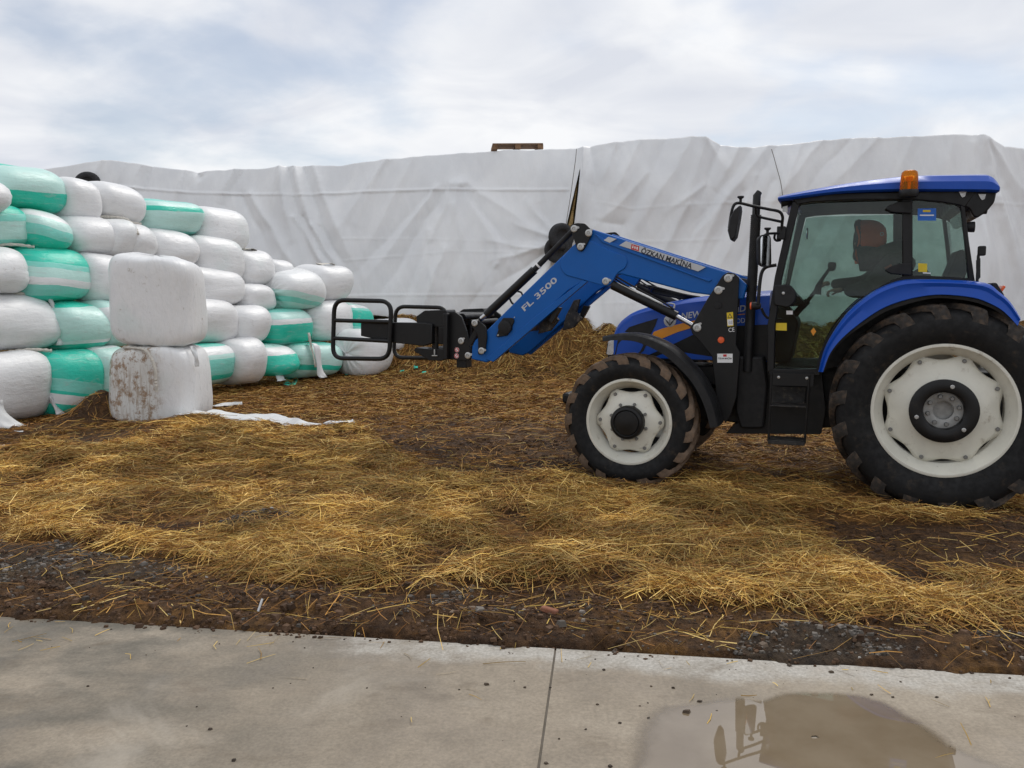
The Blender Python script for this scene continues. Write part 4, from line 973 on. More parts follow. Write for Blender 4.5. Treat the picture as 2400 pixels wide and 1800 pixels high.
# film lying on the ground
def ground_film(px, wid, mat, label, name='plastic_film', lift=.03):
    C = [ground_pt(a, b_) for a, b_ in px]; P = spline([tuple(p) for p in C], 6); mb = MB(); rings = []
    for k, p in enumerate(P):
        t = k / (len(P) - 1); w = np.interp(t, np.linspace(0, 1, len(wid)), wid)
        d = np.array(P[min(k + 1, len(P) - 1)]) - np.array(P[max(k - 1, 0)]); d[2] = 0; d /= np.linalg.norm(d); nrm = np.array([-d[1], d[0], 0])
        ring = []
        for i in range(7):
            s = (i / 6 - .5); q = np.array(p) + nrm * s * w
            gz = float(ground_z(np.array([q[0]]), np.array([q[1]]))[0])
            q[2] = gz + .012 + lift * (.55 + .45 * math.sin(i * 1.5 + k * .33)) * (1 - abs(s)) ; ring.append(tuple(q))
        rings.append(ring)
    mb.loft(rings, False, False); o = mb.build(name, mat, smooth=70); sm = o.modifiers.new('thickness', 'SOLIDIFY'); sm.thickness = .003
    return tag(o, label, 'plastic film')
ground_film([(430, 990), (480, 993), (540, 992), (600, 992), (650, 1000), (700, 1010), (760, 1013), (800, 1012), (828, 1008)], [.25, .75, .60, .70, .50, .32, .26, .40, .10], m_flap, 'long strip of white film trailing from the muddy bale across the straw', lift=.10)
ground_film([(498, 960), (530, 957), (568, 956)], [.02, .22, .04], m_flap, 'short white film scrap on the straw behind the long strip', lift=.05)
ground_film([(706, 868), (700, 884), (684, 892), (678, 908)], [.15, .25, .30, .22], m_tealf, 'torn teal film tongue lying below the pale green bale')
ground_film([(500, 921), (530, 920)], [.03, .1], m_tealf, 'thin teal film shred on the straw beside the muddy bale', lift=.01)
for i, (a, b_, lb) in enumerate(((942, 884, 'tiny teal film shred near the last bottom row bale'), (975, 883, 'tiny teal film shred in the middle of the straw bank foot'), (994, 885, 'tiny teal film shred farthest from the bales'), (815, 886, 'tiny teal film shred under the last bottom row bale'))):
    ground_film([(a - 5, b_), (a + 5, b_)], [.08, .13], m_tealf, lb)
ground_film([(0, 1053), (12, 1051)], [.1, .05], m_flap, 'white film scrap at the photo edge on bare mud')
ground_film([(35, 1019), (55, 1018)], [.05, .03], m_flap, 'white film fleck on bare mud in front of the bottom row', lift=.01)
# litter on the mud strip
mb = MB(); p = ground_pt(611, 1452); mb.tube([(p[0] - .012, p[1], .045), (p[0] + .006, p[1] + .02, .105)], .006, 8); tag(mb.build('paper_stub', m_flap), 'little white stub stuck in the mud by the concrete edge', 'litter')
m_brick = simple('broken_tile', (.26, .105, .06), .85, bump=.3)
mb = MB(); p = ground_pt(1288, 1452); zb = float(ground_z(np.array([p[0]]), np.array([p[1]]))[0]); mb.box((p[0], p[1], zb + .012), (.10, .035, .03), Matrix.Rotation(R(-38), 3, 'Z')); tag(mb.build('brick_chip', m_brick, bevel=.008), 'reddish brick chip lying in the dark mud strip', 'brick chip')
# ================================================================== TRACTOR
YAW = R(21.5)
TR_O = np.array([3.72, 7.31, 0.0]); TR_ROT = math.pi - YAW
_h = np.array([math.cos(TR_ROT), math.sin(TR_ROT), 0]); _n = np.array([-_h[1], _h[0], 0])    # forward, left (towards the camera)
def LP(px, py, Y):
    """(x, z) in tractor space of what the photograph shows at a pixel, on the lengthwise plane at Y"""
    d = ray(px, py); o = np.array([0, 0, CAM_H]) - TR_O - _n * Y
    t = -(o @ _n) / (d @ _n); p = o + d * t
    return (float(p @ _h), float(p[2]))
def LL(pts, Y): return [LP(a, b_, Y) for a, b_ in pts]
def L3(px, py, Y): x_, z_ = LP(px, py, Y); return (x_, Y, z_)
def strip(pts, w):
    """outline of a band of width w along a polyline of (x, z)"""
    P = [Vector(p) for p in pts]; ww = w if isinstance(w, (list, tuple)) else [w] * len(P); A, Bk = [], []
    for i, p in enumerate(P):
        d = (P[min(i + 1, len(P) - 1)] - P[max(i - 1, 0)]).normalized(); nn = Vector((-d.y, d.x))
        A.append(tuple(p + nn * ww[i] / 2)); Bk.append(tuple(p - nn * ww[i] / 2))
    return A + Bk[::-1]
def mat_paint(name, c, dirt=(.12, .09, .06), lo=.60, hi=.82, rough=.36):
    m = simple(name, c, rough, 0, .3, .06, .05, 2.5, dirt, 0, lo, hi); return m
m_blue = mat_paint('blue_paint', (.006, .070, .42), dirt=(.10, .09, .08), lo=.57, hi=.95); m_lblue = mat_paint('loader_blue_paint', (.002, .102, .40), dirt=(.085, .085, .085), lo=.56, hi=.95, rough=.40)
m_black = simple('black_paint', (.0065, .0065, .007), .42, 0, .35, vary=.2, scale=5, dirt=(.030, .025, .02), dirt_lo=.58, dirt_hi=.85)
m_blackp = simple('black_plastic', (.011, .011, .012), .55, 0, .35, vary=.2, scale=8, dirt=(.034, .03, .025), dirt_lo=.60, dirt_hi=.85)
m_dirtyb = simple('mud_splashed_black', (.022, .020, .019), .7, vary=.3, scale=10, dirt=(.13, .105, .08), dirt_lo=.50, dirt_hi=.72)
m_steel = simple('bright_steel', (.55, .55, .56), .28, 1.0, vary=.1); m_zinc = simple('zinc_plate', (.50, .50, .49), .42, .75, vary=.12, scale=30)
m_cream = simple('cream_wheel_paint', (.70, .685, .60), .42, 0, .5, .15, .06, 5, (.25, .195, .13), 0, .55, .80)
m_tyre = simple('tyre_rubber', (.010, .010, .0105), .72, 0, .3, vary=.25, scale=7, dirt=(.045, .034, .024), dirt_lo=.54, dirt_hi=.78, bump=.25)
m_lug = simple('muddy_tread', (.030, .026, .023), .85, vary=.3, scale=9, dirt=(.095, .066, .045), dirt_lo=.42, dirt_hi=.64, bump=.6)
m_lugf = simple('mud_caked_tread', (.085, .060, .042), .9, vary=.35, scale=9, dirt=(.165, .110, .072), dirt_lo=.36, dirt_hi=.58, bump=.8)
m_silver = simple('silver_decal', (.52, .53, .55), .4, .2, vary=.04); m_white = simple('white_print', (.78, .78, .78), .45, vary=.03); m_dark = simple('dark_print', (.02, .022, .03), .5, vary=.05)
m_red = simple('red_print', (.55, .025, .03), .45, vary=.05); m_yellow = simple('yellow_sticker', (.72, .52, .02), .45, vary=.05); m_orange = simple('orange_decal', (.72, .27, .015), .38, vary=.06)
m_skyblue = simple('blue_sticker', (.01, .13, .55), .45, vary=.05); m_seat = simple('seat_fabric', (.018, .018, .02), .9, vary=.2)
def glass_mat(name, tint, gl=1.0):
    m, nt, b = nmat(name); N = NT(nt)
    tr = N.node('ShaderNodeBsdfTransparent'); gs = N.node('ShaderNodeBsdfGlossy'); gs.inputs['Roughness'].default_value = .015
    dd = N.node('ShaderNodeBsdfDiffuse'); dd.inputs['Color'].default_value = (.30, .29, .26, 1)
    sm = N.rng(N.noise(N.coord('Object'), 3.2, 7, .65), .46, .80, 0.0, .035)
    N.l.new(N.mix(N.rng(N.noise(N.coord('Object'), 5, 5, .6), .3, .7), tint, tuple(t * .92 for t in tint)), tr.inputs['Color'])
    m1 = N.node('ShaderNodeMixShader'); N.l.new(sm, m1.inputs[0]); N.l.new(tr.outputs[0], m1.inputs[1]); N.l.new(dd.outputs[0], m1.inputs[2])
    fr = N.node('ShaderNodeFresnel'); fr.inputs['IOR'].default_value = 1.45
    ms = N.node('ShaderNodeMixShader'); N.l.new(N.math('MULTIPLY', fr.outputs[0], gl), ms.inputs[0]); N.l.new(m1.outputs[0], ms.inputs[1]); N.l.new(gs.outputs[0], ms.inputs[2])
    nt.links.new(ms.outputs[0], nt.nodes['Material Output'].inputs['Surface']); return m
m_glass = glass_mat('tinted_cab_glass', (.69, .785, .75)); 
m_mirror = simple('mirror_glass', (.75, .76, .76), .03, 1.0, vary=.02)
m_amber, nt, b = nmat('amber_lens'); N = NT(nt)
b.inputs['Base Color'].default_value = (.95, .30, .02, 1); b.inputs['Roughness'].default_value = .12; b.inputs['Transmission Weight'].default_value = .75; b.inputs['IOR'].default_value = 1.15
m_orlens = simple('orange_lens', (.8, .12, .03), .2, vary=.05)

trac = empty('tractor', TR_O, (0, 0, TR_ROT))
tag(trac, 'blue farm tractor with black cab frame and cream wheels', 'tractor')

def text(body, origin, ang, width, height, mat, parent, name='lettering', shear=0.0, depth=.0012, bold=0.0):
    """lettering lying on a lengthwise plane, readable from the tractor's left"""
    cu = bpy.data.curves.new(name, 'FONT'); cu.body = body; cu.size = 1; cu.extrude = .5 * depth / max(height, 1e-3); cu.shear = shear; cu.offset = bold; cu.align_x = 'LEFT'; cu.resolution_u = 3
    o = bpy.data.objects.new(name, cu); col.objects.link(o); cu.materials.append(mat)
    bpy.context.view_layer.update(); dx, dy = o.dimensions.x, o.dimensions.y
    o.parent = parent
    Mx = Matrix(((-1, 0, 0), (0, 0, 1), (0, 1, 0))).to_4x4() @ Matrix.Rotation(ang, 4, 'Z') @ Matrix.Diagonal((width / dx, height / .72, height, 1))
    o.matrix_local = Matrix.Translation(origin) @ Mx
    me = bpy.data.meshes.new_from_object(o.evaluated_get(bpy.context.evaluated_depsgraph_get())); mx = o.matrix_local.copy()
    bpy.data.objects.remove(o); o2 = link(name, me, parent); o2.matrix_local = mx
    if not me.materials: me.materials.append(mat)
    return o2
def text_px(body, p0, p1, Y, h_px, mat, parent, **kw):
    a = Vector(LP(*p0, Y)); c_ = Vector(LP(*p1, Y)); d = c_ - a
    ppm = ((Vector(p1) - Vector(p0)).length) / d.length
    return text(body, (a.x, Y, a.y), math.atan2(d.y, -d.x), d.length, h_px / ppm, mat, parent, **kw)
def plate(pts, Y, mat, parent, name, t=.0025, **kw):
    mb = MB(); mb.prism(LL(pts, Y), Y - t, Y); return mb.build(name, mat, parent, **kw)

# ------------------------------------------------------------------ wheels
def lug_mesh(name, Rt, half, Rs, wl, skew, hgt, side):
    mb = MB(); rings = []
    st = [(1.03, Rs, 1.0), (1.03, Rs + (Rt - Rs) * .60, 1.12), (.92, Rt - .012, 1.05), (.62, Rt, .86), (.30, Rt + .002, .86), (-.03, Rt + .003, .80)]
    for i, (f, rt, k) in enumerate(st):
        yy_ = f * half * side; s = 1 - f; a0 = skew * s; ww = wl * k / 2
        rb = (Rs - .03) if i == 0 else (rt - hgt * (1.0 if i > 1 else .9))
        ring = []
        for (da, rr_) in ((-1.22, rb), (-.86, rt), (.86, rt), (1.22, rb)):
            a = a0 + da * ww / Rt; ring.append((rr_ * math.sin(a), yy_ * (1.02 if i == 0 else 1), rr_ * math.cos(a)))
        rings.append(ring)
    mb.loft(rings)
    return mb
def wheel(name, label, X, Yc, Rt, half, rim_r, nl, out, rear, phase=0.0):
    """out: +1 when the outer face looks towards local +Y"""
    Rc = Rt - (.046 if rear else .036); hb = half * 1.06
    bead = rim_r * .985
    prof = [(bead, -half * .74), (bead + .02, -half * .86), (bead + (Rc - bead) * .42, -hb), (bead + (Rc - bead) * .72, -hb * .985), (Rc - .035, -half * .93), (Rc - .008, -half * .70), (Rc, 0), (Rc - .008, half * .70), (Rc - .035, half * .93), (bead + (Rc - bead) * .72, hb * .985), (bead + (Rc - bead) * .42, hb), (bead + .02, half * .86), (bead, half * .74)]
    mb = MB(); mb.lathe(prof, n=72); w = mb.build(name, m_tyre, trac, smooth=50)
    w.location = (X, Yc, .790 if rear else .560); w.rotation_euler = (0, phase, 0)
    if label: w['label'] = label
    sk = .30 if rear else .36
    for side in (1, -1):
        lm = lug_mesh('tread_lug', Rt, half, Rc - (.115 if rear else .085), (.100 if rear else .092), sk, (.050 if rear else .040), side)
        first = lm.build('tread_lug', m_lug if rear else m_lugf, w, bevel=.006, seg=1)
        for k in range(nl):
            o = first if k == 0 else first.copy()
            if k: col.objects.link(o); o.parent = w
            o.rotation_euler = (0, 2 * math.pi * (k + (.5 if side < 0 else 0)) / nl, 0)
    rr = rim_r
    mb = MB(); hw = half * .80
    lip = [(rr - .012, -hw - .012), (rr + .004, -hw - .006), (rr + .006, -hw + .006), (rr - .012, -hw + .012), (rr - .03, -hw + .03), (rr - .045, -hw + .07), (rr - .075, -hw + .10), (rr - .075, hw - .10), (rr - .045, hw - .07), (rr - .03, hw - .03), (rr - .012, hw - .012), (rr + .006, hw - .006), (rr + .004, hw + .006), (rr - .012, hw + .012),
           (rr - .020, hw + .010), (rr - .028, hw - .012), (rr - .042, hw - .034), (rr - .058, hw - .072), (rr - .088, hw - .105), (rr - .088, -hw + .105), (rr - .058, -hw + .072), (rr - .042, -hw + .034), (rr - .028, -hw + .012), (rr - .020, -hw - .010), (rr - .012, -hw - .012)]
    mb.lathe(lip, n=72); rim = mb.build('rim', m_cream, w, smooth=55)
    # scalloped disc
    ns = 8 if rear else 6; n = 24 * ns; mb = MB(); R0 = rr - .090; dip = .038 if rear else .036
    hub_r = .235 if rear else .135
    yd = (half * .30 if rear else half * .36) * out
    rings = []
    for (kk, yo) in ((1.0, 0.0), (.90, .012), (.72, .045 if not rear else .050), (.52, .060 if not rear else .085), (hub_r / R0 * .95, .062 if not rear else .088)):
        ring = []
        for i in range(n):
            a = 2 * math.pi * i / n; sc_ = max(0, abs(math.sin(ns * a / 2)) - .30) / .70
            edge = R0 + .012 - dip * sc_ * 1.25 if kk == 1.0 else None
            ro = edge if edge else min(R0 * kk, R0 + .010 - dip * sc_ * 1.25 - (1 - kk) * .10)
            ring.append((ro * math.sin(a), yd + yo * out, ro * math.cos(a)))
        rings.append(ring)
    mb.loft(rings, True, False)
    disc = mb.build('wheel_disc', m_cream, w, smooth=60); s = disc.modifiers.new('thickness', 'SOLIDIFY'); s.thickness = .012
    disc.rotation_euler = (0, R(22 if rear else 25), 0)
    def bolts(mat, r_, cnt, y_, rad, off, hh=.018, nm='wheel_bolt'):
        mb = MB(); mb.lathe([(0.0005, hh * out), (rad * .75, hh * out), (rad, hh * .7 * out), (rad, 0)], n=8); f0 = None
        for i in range(cnt):
            a = off + 2 * math.pi * i / cnt
            if f0 is None: f0 = mb.build(nm, mat, w); o = f0
            else: o = f0.copy(); col.objects.link(o); o.parent = w
            o.location = (r_ * math.sin(a), y_, r_ * math.cos(a))
    m_nut = m_nutg
    bolts(m_nut, R0 - .022, ns, yd + .006 * out, .017, R(22 if rear else 25))
    yh = yd + (.088 if rear else .060) * out
    if rear:
        mb = MB(); mb.lathe([(.250, 0), (.250, .020 * out), (.235, .028 * out), (.165, .030 * out), (.150, .022 * out), (.142, -.03 * out), (.142, -.05 * out)], n=56); hub = mb.build('hub_ring', m_black, w, smooth=40); hub.location = (0, yh, 0)
        mb = MB(); mb.lathe([(.146, -.032 * out), (.080, -.030 * out), (.074, -.034 * out), (.074, -.09 * out), (.0005, -.09 * out)], n=40); mb.build('hub_face', m_hubgrey, hub, smooth=40)
        bolts(m_nutg, .112, 8, yh - .032 * out, .018, R(10), .024); bolts(m_zinc, .200, 3, yh + .028 * out, .017, R(-18), .012)
    else:
        mb = MB(); mb.lathe([(.150, -.02 * out), (.150, .075 * out), (.142, .088 * out), (.120, .095 * out), (.112, .088 * out), (.105, .096 * out), (.045, .102 * out), (.0005, .104 * out)], n=48); hub = mb.build('hub_cap', m_black, w, smooth=40); hub.location = (0, yh, 0)
        bolts(m_nutg, .168, 8, yh - .002 * out, .015, R(22), .022)
    return w
m_nutg = simple('grey_bolt', (.23, .23, .225), .45, .5, vary=.1); m_hubgrey = simple('grey_hub', (.30, .30, .29), .5, .4, vary=.15, scale=20)
WB = 2.52; RR, RF = .845, .612
wheel('rear_wheel', 'big rear wheel with cream rim nearest the camera', 0, .745, RR, .205, .525, 18, 1, True, R(4))
wheel('rear_wheel', None, 0, -.745, RR, .205, .525, 18, -1, True, R(11))
wheel('front_wheel', 'front wheel with cream rim and muddy lugs nearest the camera', WB, .775, RF, .150, .388, 17, 1, False, R(5))
wheel('front_wheel', None, WB, -.775, RF, .150, .388, 17, -1, False, R(14))

# ------------------------------------------------------------------ chassis, engine, hood
mb = MB()
mb.prism(rounded([(-.45, .55), (-.45, 1.05), (.75, 1.10), (.75, .58), (.25, .50)], .06), -.26, .26)
mb.prism(rounded([(.70, .52), (.70, 1.05), (2.75, 1.02), (2.95, .85), (2.95, .70), (2.2, .55), (1.2, .46)], .05), -.21, .21)
mb.box((0, 0, .785), (.26, 1.1, .26)); mb.box((WB, 0, .555), (.20, 1.15, .17)); mb.box((WB, 0, .66), (.5, .34, .22))
mb.build('chassis', m_black, trac, bevel=.012)
mb = MB(); mb.prism(rounded(LL([(1730, 836), (1790, 836), (1800, 900), (1790, 1005), (1735, 1005), (1722, 960)], .47), .03), .24, .47); mb.build('side_tank', m_blackp, trac, bevel=.02)
mb = MB(); mb.prism(rounded(LL([(1795, 868), (1925, 868), (1935, 960), (1925, 1018), (1700, 1016), (1735, 985), (1795, 985)], .40), .02), -.40, .40); mb.build('cab_base', m_black, trac, bevel=.012)
HY = .30
htop = LL([(1430, 800), (1434, 782), (1447, 759), (1475, 738), (1521, 723), (1586, 709), (1640, 701), (1745, 691), (1805, 687)], HY)
def hood_w(t): return np.interp(t, [0, .05, .15, .4, 1], [.235, .27, .30, .325, .34])
rings = []; HT = spline([(p[0], p[1], 0) for p in htop], 4); xs_h = [p[0] for p in HT]; zb_h = LP(1500, 838, HY)[1]
for k, p in enumerate(HT):
    t = (xs_h[0] - p[0]) / (xs_h[0] - xs_h[-1]); w = float(hood_w(t)); zt = p[1] + .012; zb = zb_h if t > .03 else zb_h + .02
    rings.append([(p[0], -w, zb), (p[0], -w, zb + (zt - zb) * .5), (p[0], -w * .985, zb + (zt - zb) * .80), (p[0], -w * .93, zt - .035), (p[0], -w * .80, zt - .008), (p[0], -w * .4, zt + .010), (p[0], 0, zt + .014), (p[0], w * .4, zt + .010), (p[0], w * .80, zt - .008), (p[0], w * .93, zt - .035), (p[0], w * .985, zb + (zt - zb) * .80), (p[0], w, zb + (zt - zb) * .5), (p[0], w, zb)])
mb = MB(); mb.loft(rings, True, True); hood = mb.build('hood', m_blue, trac, smooth=35)
def hood_plate(pts, mat, name, t0=.004, both=True, sp=False):
    """thin panel wrapped on the hood side"""
    P = LL(pts, .32)
    if sp: P = [q[:2] for q in spline([p + (0,) for p in P], 5, True)]
    for sgn in (1, -1):
        V = []; mb = MB()
        for (x_, z_) in P:
            t = min(max((xs_h[0] - x_) / (xs_h[0] - xs_h[-1]), 0), 1); V.append((x_, sgn * (float(hood_w(t)) + t0), z_))
        V2 = [(a, b_ - sgn * (t0 + .01), c_) for a, b_, c_ in V]; n = len(V)
        mb.add(V + V2, [tuple(range(n)), tuple(range(2 * n - 1, n - 1, -1))] + [(i, i + n, (i + 1) % n + n, (i + 1) % n) for i in range(n)])
        mb.build(name, mat, hood)
hood_plate([(1462, 778), (1473, 767), (1500, 758), (1541, 746), (1536, 762), (1524, 786), (1500, 783)], m_blackp, 'side_grille')
hood_plate([(1445, 797), (1516, 806), (1508, 822), (1494, 834), (1437, 832)], m_blackp, 'lower_grille')
hood_plate([(1490, 845), (1520, 832), (1560, 815), (1632, 781), (1690, 765), (1805, 760), (1805, 845)], m_black, 'engine_cover')
hood_plate([(1526, 790), (1532, 778), (1552, 770), (1590, 760), (1640, 748), (1700, 738), (1700, 752), (1626, 767), (1589, 778), (1548, 795)], m_orange, 'stripe_decal', .0055)
text_px('NEW HOLLAND', (1596, 748), (1748, 729), .336, 15, m_silver, hood, shear=.2, bold=.02)
text_px('OD', (1725, 758), (1746, 756), .337, 12, m_silver, hood)
plate([(1724, 737), (1746, 735), (1746, 737), (1724, 739)], .3375, m_orange, hood, 'pinstripe')
ec = L3(1570, 752, .331); er = .058
mb = MB(); mb.lathe([(er, 0), (er * .9, .004), (.0005, .005)], n=32); emb = mb.build('leaf_emblem', m_silver, hood); emb.location = (ec[0], .328, ec[2])
for sgn in (-1, 1):
    mb = MB(); lf = [(0, -.045), (sgn * .012, -.012), (sgn * .045, .018), (sgn * .030, -.012), (sgn * .012, -.035)]
    mb.prism(lf, .005, .0075); mb.build('leaf', m_dark, emb)
mb = MB(); mb.prism([(-.0025, -.046), (.0025, -.046), (.0025, .02), (-.0025, .02)], .005, .0078); mb.build('leaf_stem', m_dark, emb)
for sgn in (1, -1):
    x_, z_ = LP(1437, 812, .26); mb = MB(); mb.prism(rounded([(x_ - .04, z_ + .07), (x_ + .055, z_ + .05), (x_ + .075, z_ - .09), (x_ + .0, z_ - .09)], .02), sgn * .13, sgn * .245); hl = mb.build('headlight', m_steel, hood, bevel=.008)
    mb = MB(); mb.prism(rounded([(x_ + .06, z_ + .035), (x_ + .064, z_ + .035), (x_ + .080, z_ - .08), (x_ + .07, z_ - .08)], .001), sgn * .14, sgn * .235); mb.build('headlight_lens', m_glass, hl)
mb = MB(); x_, z_ = LP(1433, 830, .2); mb.box((x_ - .01, 0, z_ - .08), (.10, .42, .34)); mb.build('radiator_grille', m_blackp, trac, bevel=.02)
mb = MB(); mb.box((WB + .62, 0, .60), (.42, .36, .20)); mb.box((WB + .80, 0, .66), (.08, .5, .10)); mb.build('front_weight_bracket', m_black, trac, bevel=.02)

# ------------------------------------------------------------------ front mudguards
for sgn in (1, -1):
    P = spline([p + (0,) for p in LL([(1411, 791), (1440, 786), (1483, 785), (1521, 794), (1560, 812), (1592, 837), (1630, 876), (1655, 915), (1672, 955), (1683, 1000)], .93)], 4)
    rings = []
    for k, p in enumerate(P):
        d = Vector(P[min(k + 1, len(P) - 1)]) - Vector(P[max(k - 1, 0)]); d.normalize(); nn = Vector((d.y, -d.x, 0)) if d.x < 0 else Vector((-d.y, d.x, 0))
        if nn.y < 0 and k < 4: nn = -nn
        nn = Vector((-d.y, d.x, 0)); nn = nn if (nn.x * (p[0] - WB) + nn.y * (p[1] - .56)) > 0 else -nn
        t = k / (len(P) - 1); sk_ = .035 + .035 * min(1, t * 2.5)
        def q(off, yy_): return (p[0] + nn.x * off, sgn * yy_, p[1] + nn.y * off)
        rings.append([q(0, .60), q(.008, .62), q(.010, .90), q(-.006, .925), q(-sk_, .930), q(-sk_, .920), q(-.012, .912), q(-.002, .895), q(-.004, .62), q(-.012, .60)])
    mb = MB(); mb.loft(rings); fg = mb.build('front_mudguard', m_blackp, trac, smooth=45)
    mb = MB(); a = L3(1640, 900, .5); mb.tube([(a[0] - .1, sgn * .22, a[2] - .05), (a[0], sgn * .45, a[2]), (a[0] + .03, sgn * .62, a[2] + .05)], .022, 8); mb.build('mudguard_stay', m_black, fg)

# ------------------------------------------------------------------ rear mudguards
FO = LL([(1918, 872), (1930, 825), (1952, 782), (1990, 730), (2044, 686), (2096, 662), (2139, 655), (2230, 656), (2312, 663), (2345, 684), (2370, 707), (2394, 745)], .94)
FI = LL([(1929, 872), (1946, 828), (1975, 792), (2017, 757), (2060, 728), (2098, 711), (2150, 697), (2207, 691), (2280, 698), (2325, 714), (2355, 733), (2385, 764)], .94)
FO2 = spline([p + (0,) for p in FO], 4); FI2 = spline([p + (0,) for p in FI], 4)
for sgn in (1, -1):
    rings = []
    for k in range(len(FO2)):
        o_, i_ = Vector(FO2[k][:2]), Vector(FI2[k][:2]); d = (i_ - o_)
        def q(f, yy_): p = o_ + d * f; return (p.x, sgn * yy_, p.y)
        rings.append([q(.06, .50), q(0, .52), q(-.02, .86), q(.04, .915), q(.22, .938), q(.45, .925), q(.97, .945), q(1.0, .940), q(.98, .925), q(.46, .908), q(.24, .90), q(.12, .86), q(.14, .52)])
    mb = MB(); mb.loft(rings); rf = mb.build('rear_mudguard', m_blue, trac, smooth=38)
    rings = []
    for k in range(len(FO2)):
        o_, i_ = Vector(FO2[k][:2]), Vector(FI2[k][:2]); d = (i_ - o_)
        def q(f, yy_): p = o_ + d * f; return (p.x, sgn * yy_, p.y)
        rings.append([q(.16, .50), q(.16, .885), q(.6, .90), q(.95, .92), q(1.22, .915), q(1.22, .90), q(.7, .85), q(.30, .50)])
    mb = MB(); mb.loft(rings); mb.build('inner_liner', m_blackp, rf, smooth=38)
    ch = [(p[0], p[1] - .02) for p in FO2[2:-1]]; mb = MB(); mb.prism(ch, sgn * .46, sgn * .50); mb.build('inner_wall', m_blackp, rf, smooth=20)
    x_, z_ = LP(2335, 678, .9); mb = MB(); mb.prism(rounded([(x_ + .03, z_ + .05), (x_ - .01, z_ + .05), (x_ - .07, z_ - .05), (x_ - .03, z_ - .07)], .015), sgn * .62, sgn * .84); mb.build('tail_lamp', m_blackp, rf, bevel=.006)
    mb = MB(); mb.box((x_ - .055, sgn * .73, z_ + .0), (.02, .16, .06), Matrix.Rotation(R(-30), 3, 'Y')); mb.build('tail_lens', m_orlens, rf, bevel=.006)

# ------------------------------------------------------------------ cab
CY = .66
cab = empty('cab', (0, 0, 0)); cab.parent = trac
A_in = [(1866, 472), (1845, 560), (1824, 652), (1808, 760), (1806, 872)]
def side_bars(sgn):
    y0, y1 = (sgn * (CY - .06), sgn * CY)
    mb = MB(); mb.prism(strip(LL(A_in, CY), .062), y0, y1); mb.build('front_pillar', m_black, cab, bevel=.008)
    mb = MB(); mb.prism(strip(LL([(2127, 466), (2127, 560), (2127, 652)], CY), .075), y0, y1); mb.build('door_pillar', m_black, cab, bevel=.008)
    mb = MB(); mb.prism(strip(LL([(2256, 478), (2266, 565), (2278, 662)], CY), [.03, .03, .045]), y0, y1); mb.build('rear_pillar', m_black, cab, bevel=.006)
    mb = MB(); mb.prism(LL([(1848, 455), (2290, 446), (2262, 486), (2245, 480), (2200, 473), (2140, 468), (2000, 468), (1900, 474), (1868, 480)], CY), y0, y1 + sgn * .004); mb.build('roof_rail', m_black, cab, bevel=.008)
    mb = MB(); mb.prism(strip(LL([(1802, 872), (1860, 874), (1922, 872)], CY), .06), y0, y1); mb.build('door_sill', m_black, cab, bevel=.006)
    cv = [(1920, 872), (1927, 835), (1945, 795), (1978, 748), (2020, 708), (2070, 676), (2115, 656), (2180, 654), (2278, 660)]
    mb = MB(); mb.prism(strip([q[:2] for q in spline([p + (0,) for p in LL(cv, CY)], 3)], .050), y0, y1 + sgn * .006); mb.build('wheel_arch_frame', m_black, cab, smooth=30)
    inner = LL([(2116, 656), (2180, 658), (2278, 664), (2278, 760), (1930, 868), (1945, 800), (2020, 712)], CY - .05)
    mb = MB(); mb.prism(inner, sgn * (CY - .10), sgn * (CY - .07)); mb.build('side_panel', m_blackp, cab)
    gl = [(1876, 481), (1920, 476), (2117, 470), (2117, 654), (2070, 674), (2020, 705), (1978, 745), (1945, 790), (1925, 835), (1916, 864), (1815, 864), (1818, 760), (1832, 652), (1853, 560)]
    mb = MB(); mb.prism(LL(gl, CY), sgn * (CY - .030), sgn * (CY - .024)); d = mb.build('door_glass', m_glass, cab, smooth=0)
    mb = MB(); mb.prism(LL([(2139, 470), (2200, 474), (2254, 484), (2276, 655), (2139, 648)], CY), sgn * (CY - .030), sgn * (CY - .024)); q = mb.build('quarter_glass', m_glass, cab, smooth=0)
    return d, q
door, quarter = side_bars(1); side_bars(-1)
xf, zf = LP(1862, 478, CY); xfb, zfb = LP(1806, 760, CY); xr, zr = LP(2262, 490, CY); xrb, zrb = LP(2278, 660, CY)
mb = MB(); mb.add([(xf, -.60, zf), (xf, .60, zf), (xfb, .60, zfb), (xfb, -.60, zfb)], [(0, 1, 2, 3)]); mb.build('windscreen', m_glass, cab, smooth=0)
mb = MB(); mb.add([(xr, -.60, zr), (xr, .60, zr), (xrb, .60, zrb), (xrb, -.60, zrb)], [(0, 1, 2, 3)]); mb.build('rear_window', m_glass, cab, smooth=0)
mb = MB(); mb.box(((xf + xr) / 2, 0, zf + .06), (abs(xf - xr) - .02, 1.28, .05)); mb.box(((xf + xr) / 2, 0, LP(2000, 872, CY)[1]), (1.5, .95, .05)); mb.build('cab_lining', m_seat, cab)
mb = MB(); mb.box((xrb + .03, 0, zrb - .20), (.05, 1.22, .40)); mb.box((xfb + .01, 0, zfb - .16), (.05, 1.0, .30)); mb.build('bulkhead', m_blackp, cab)
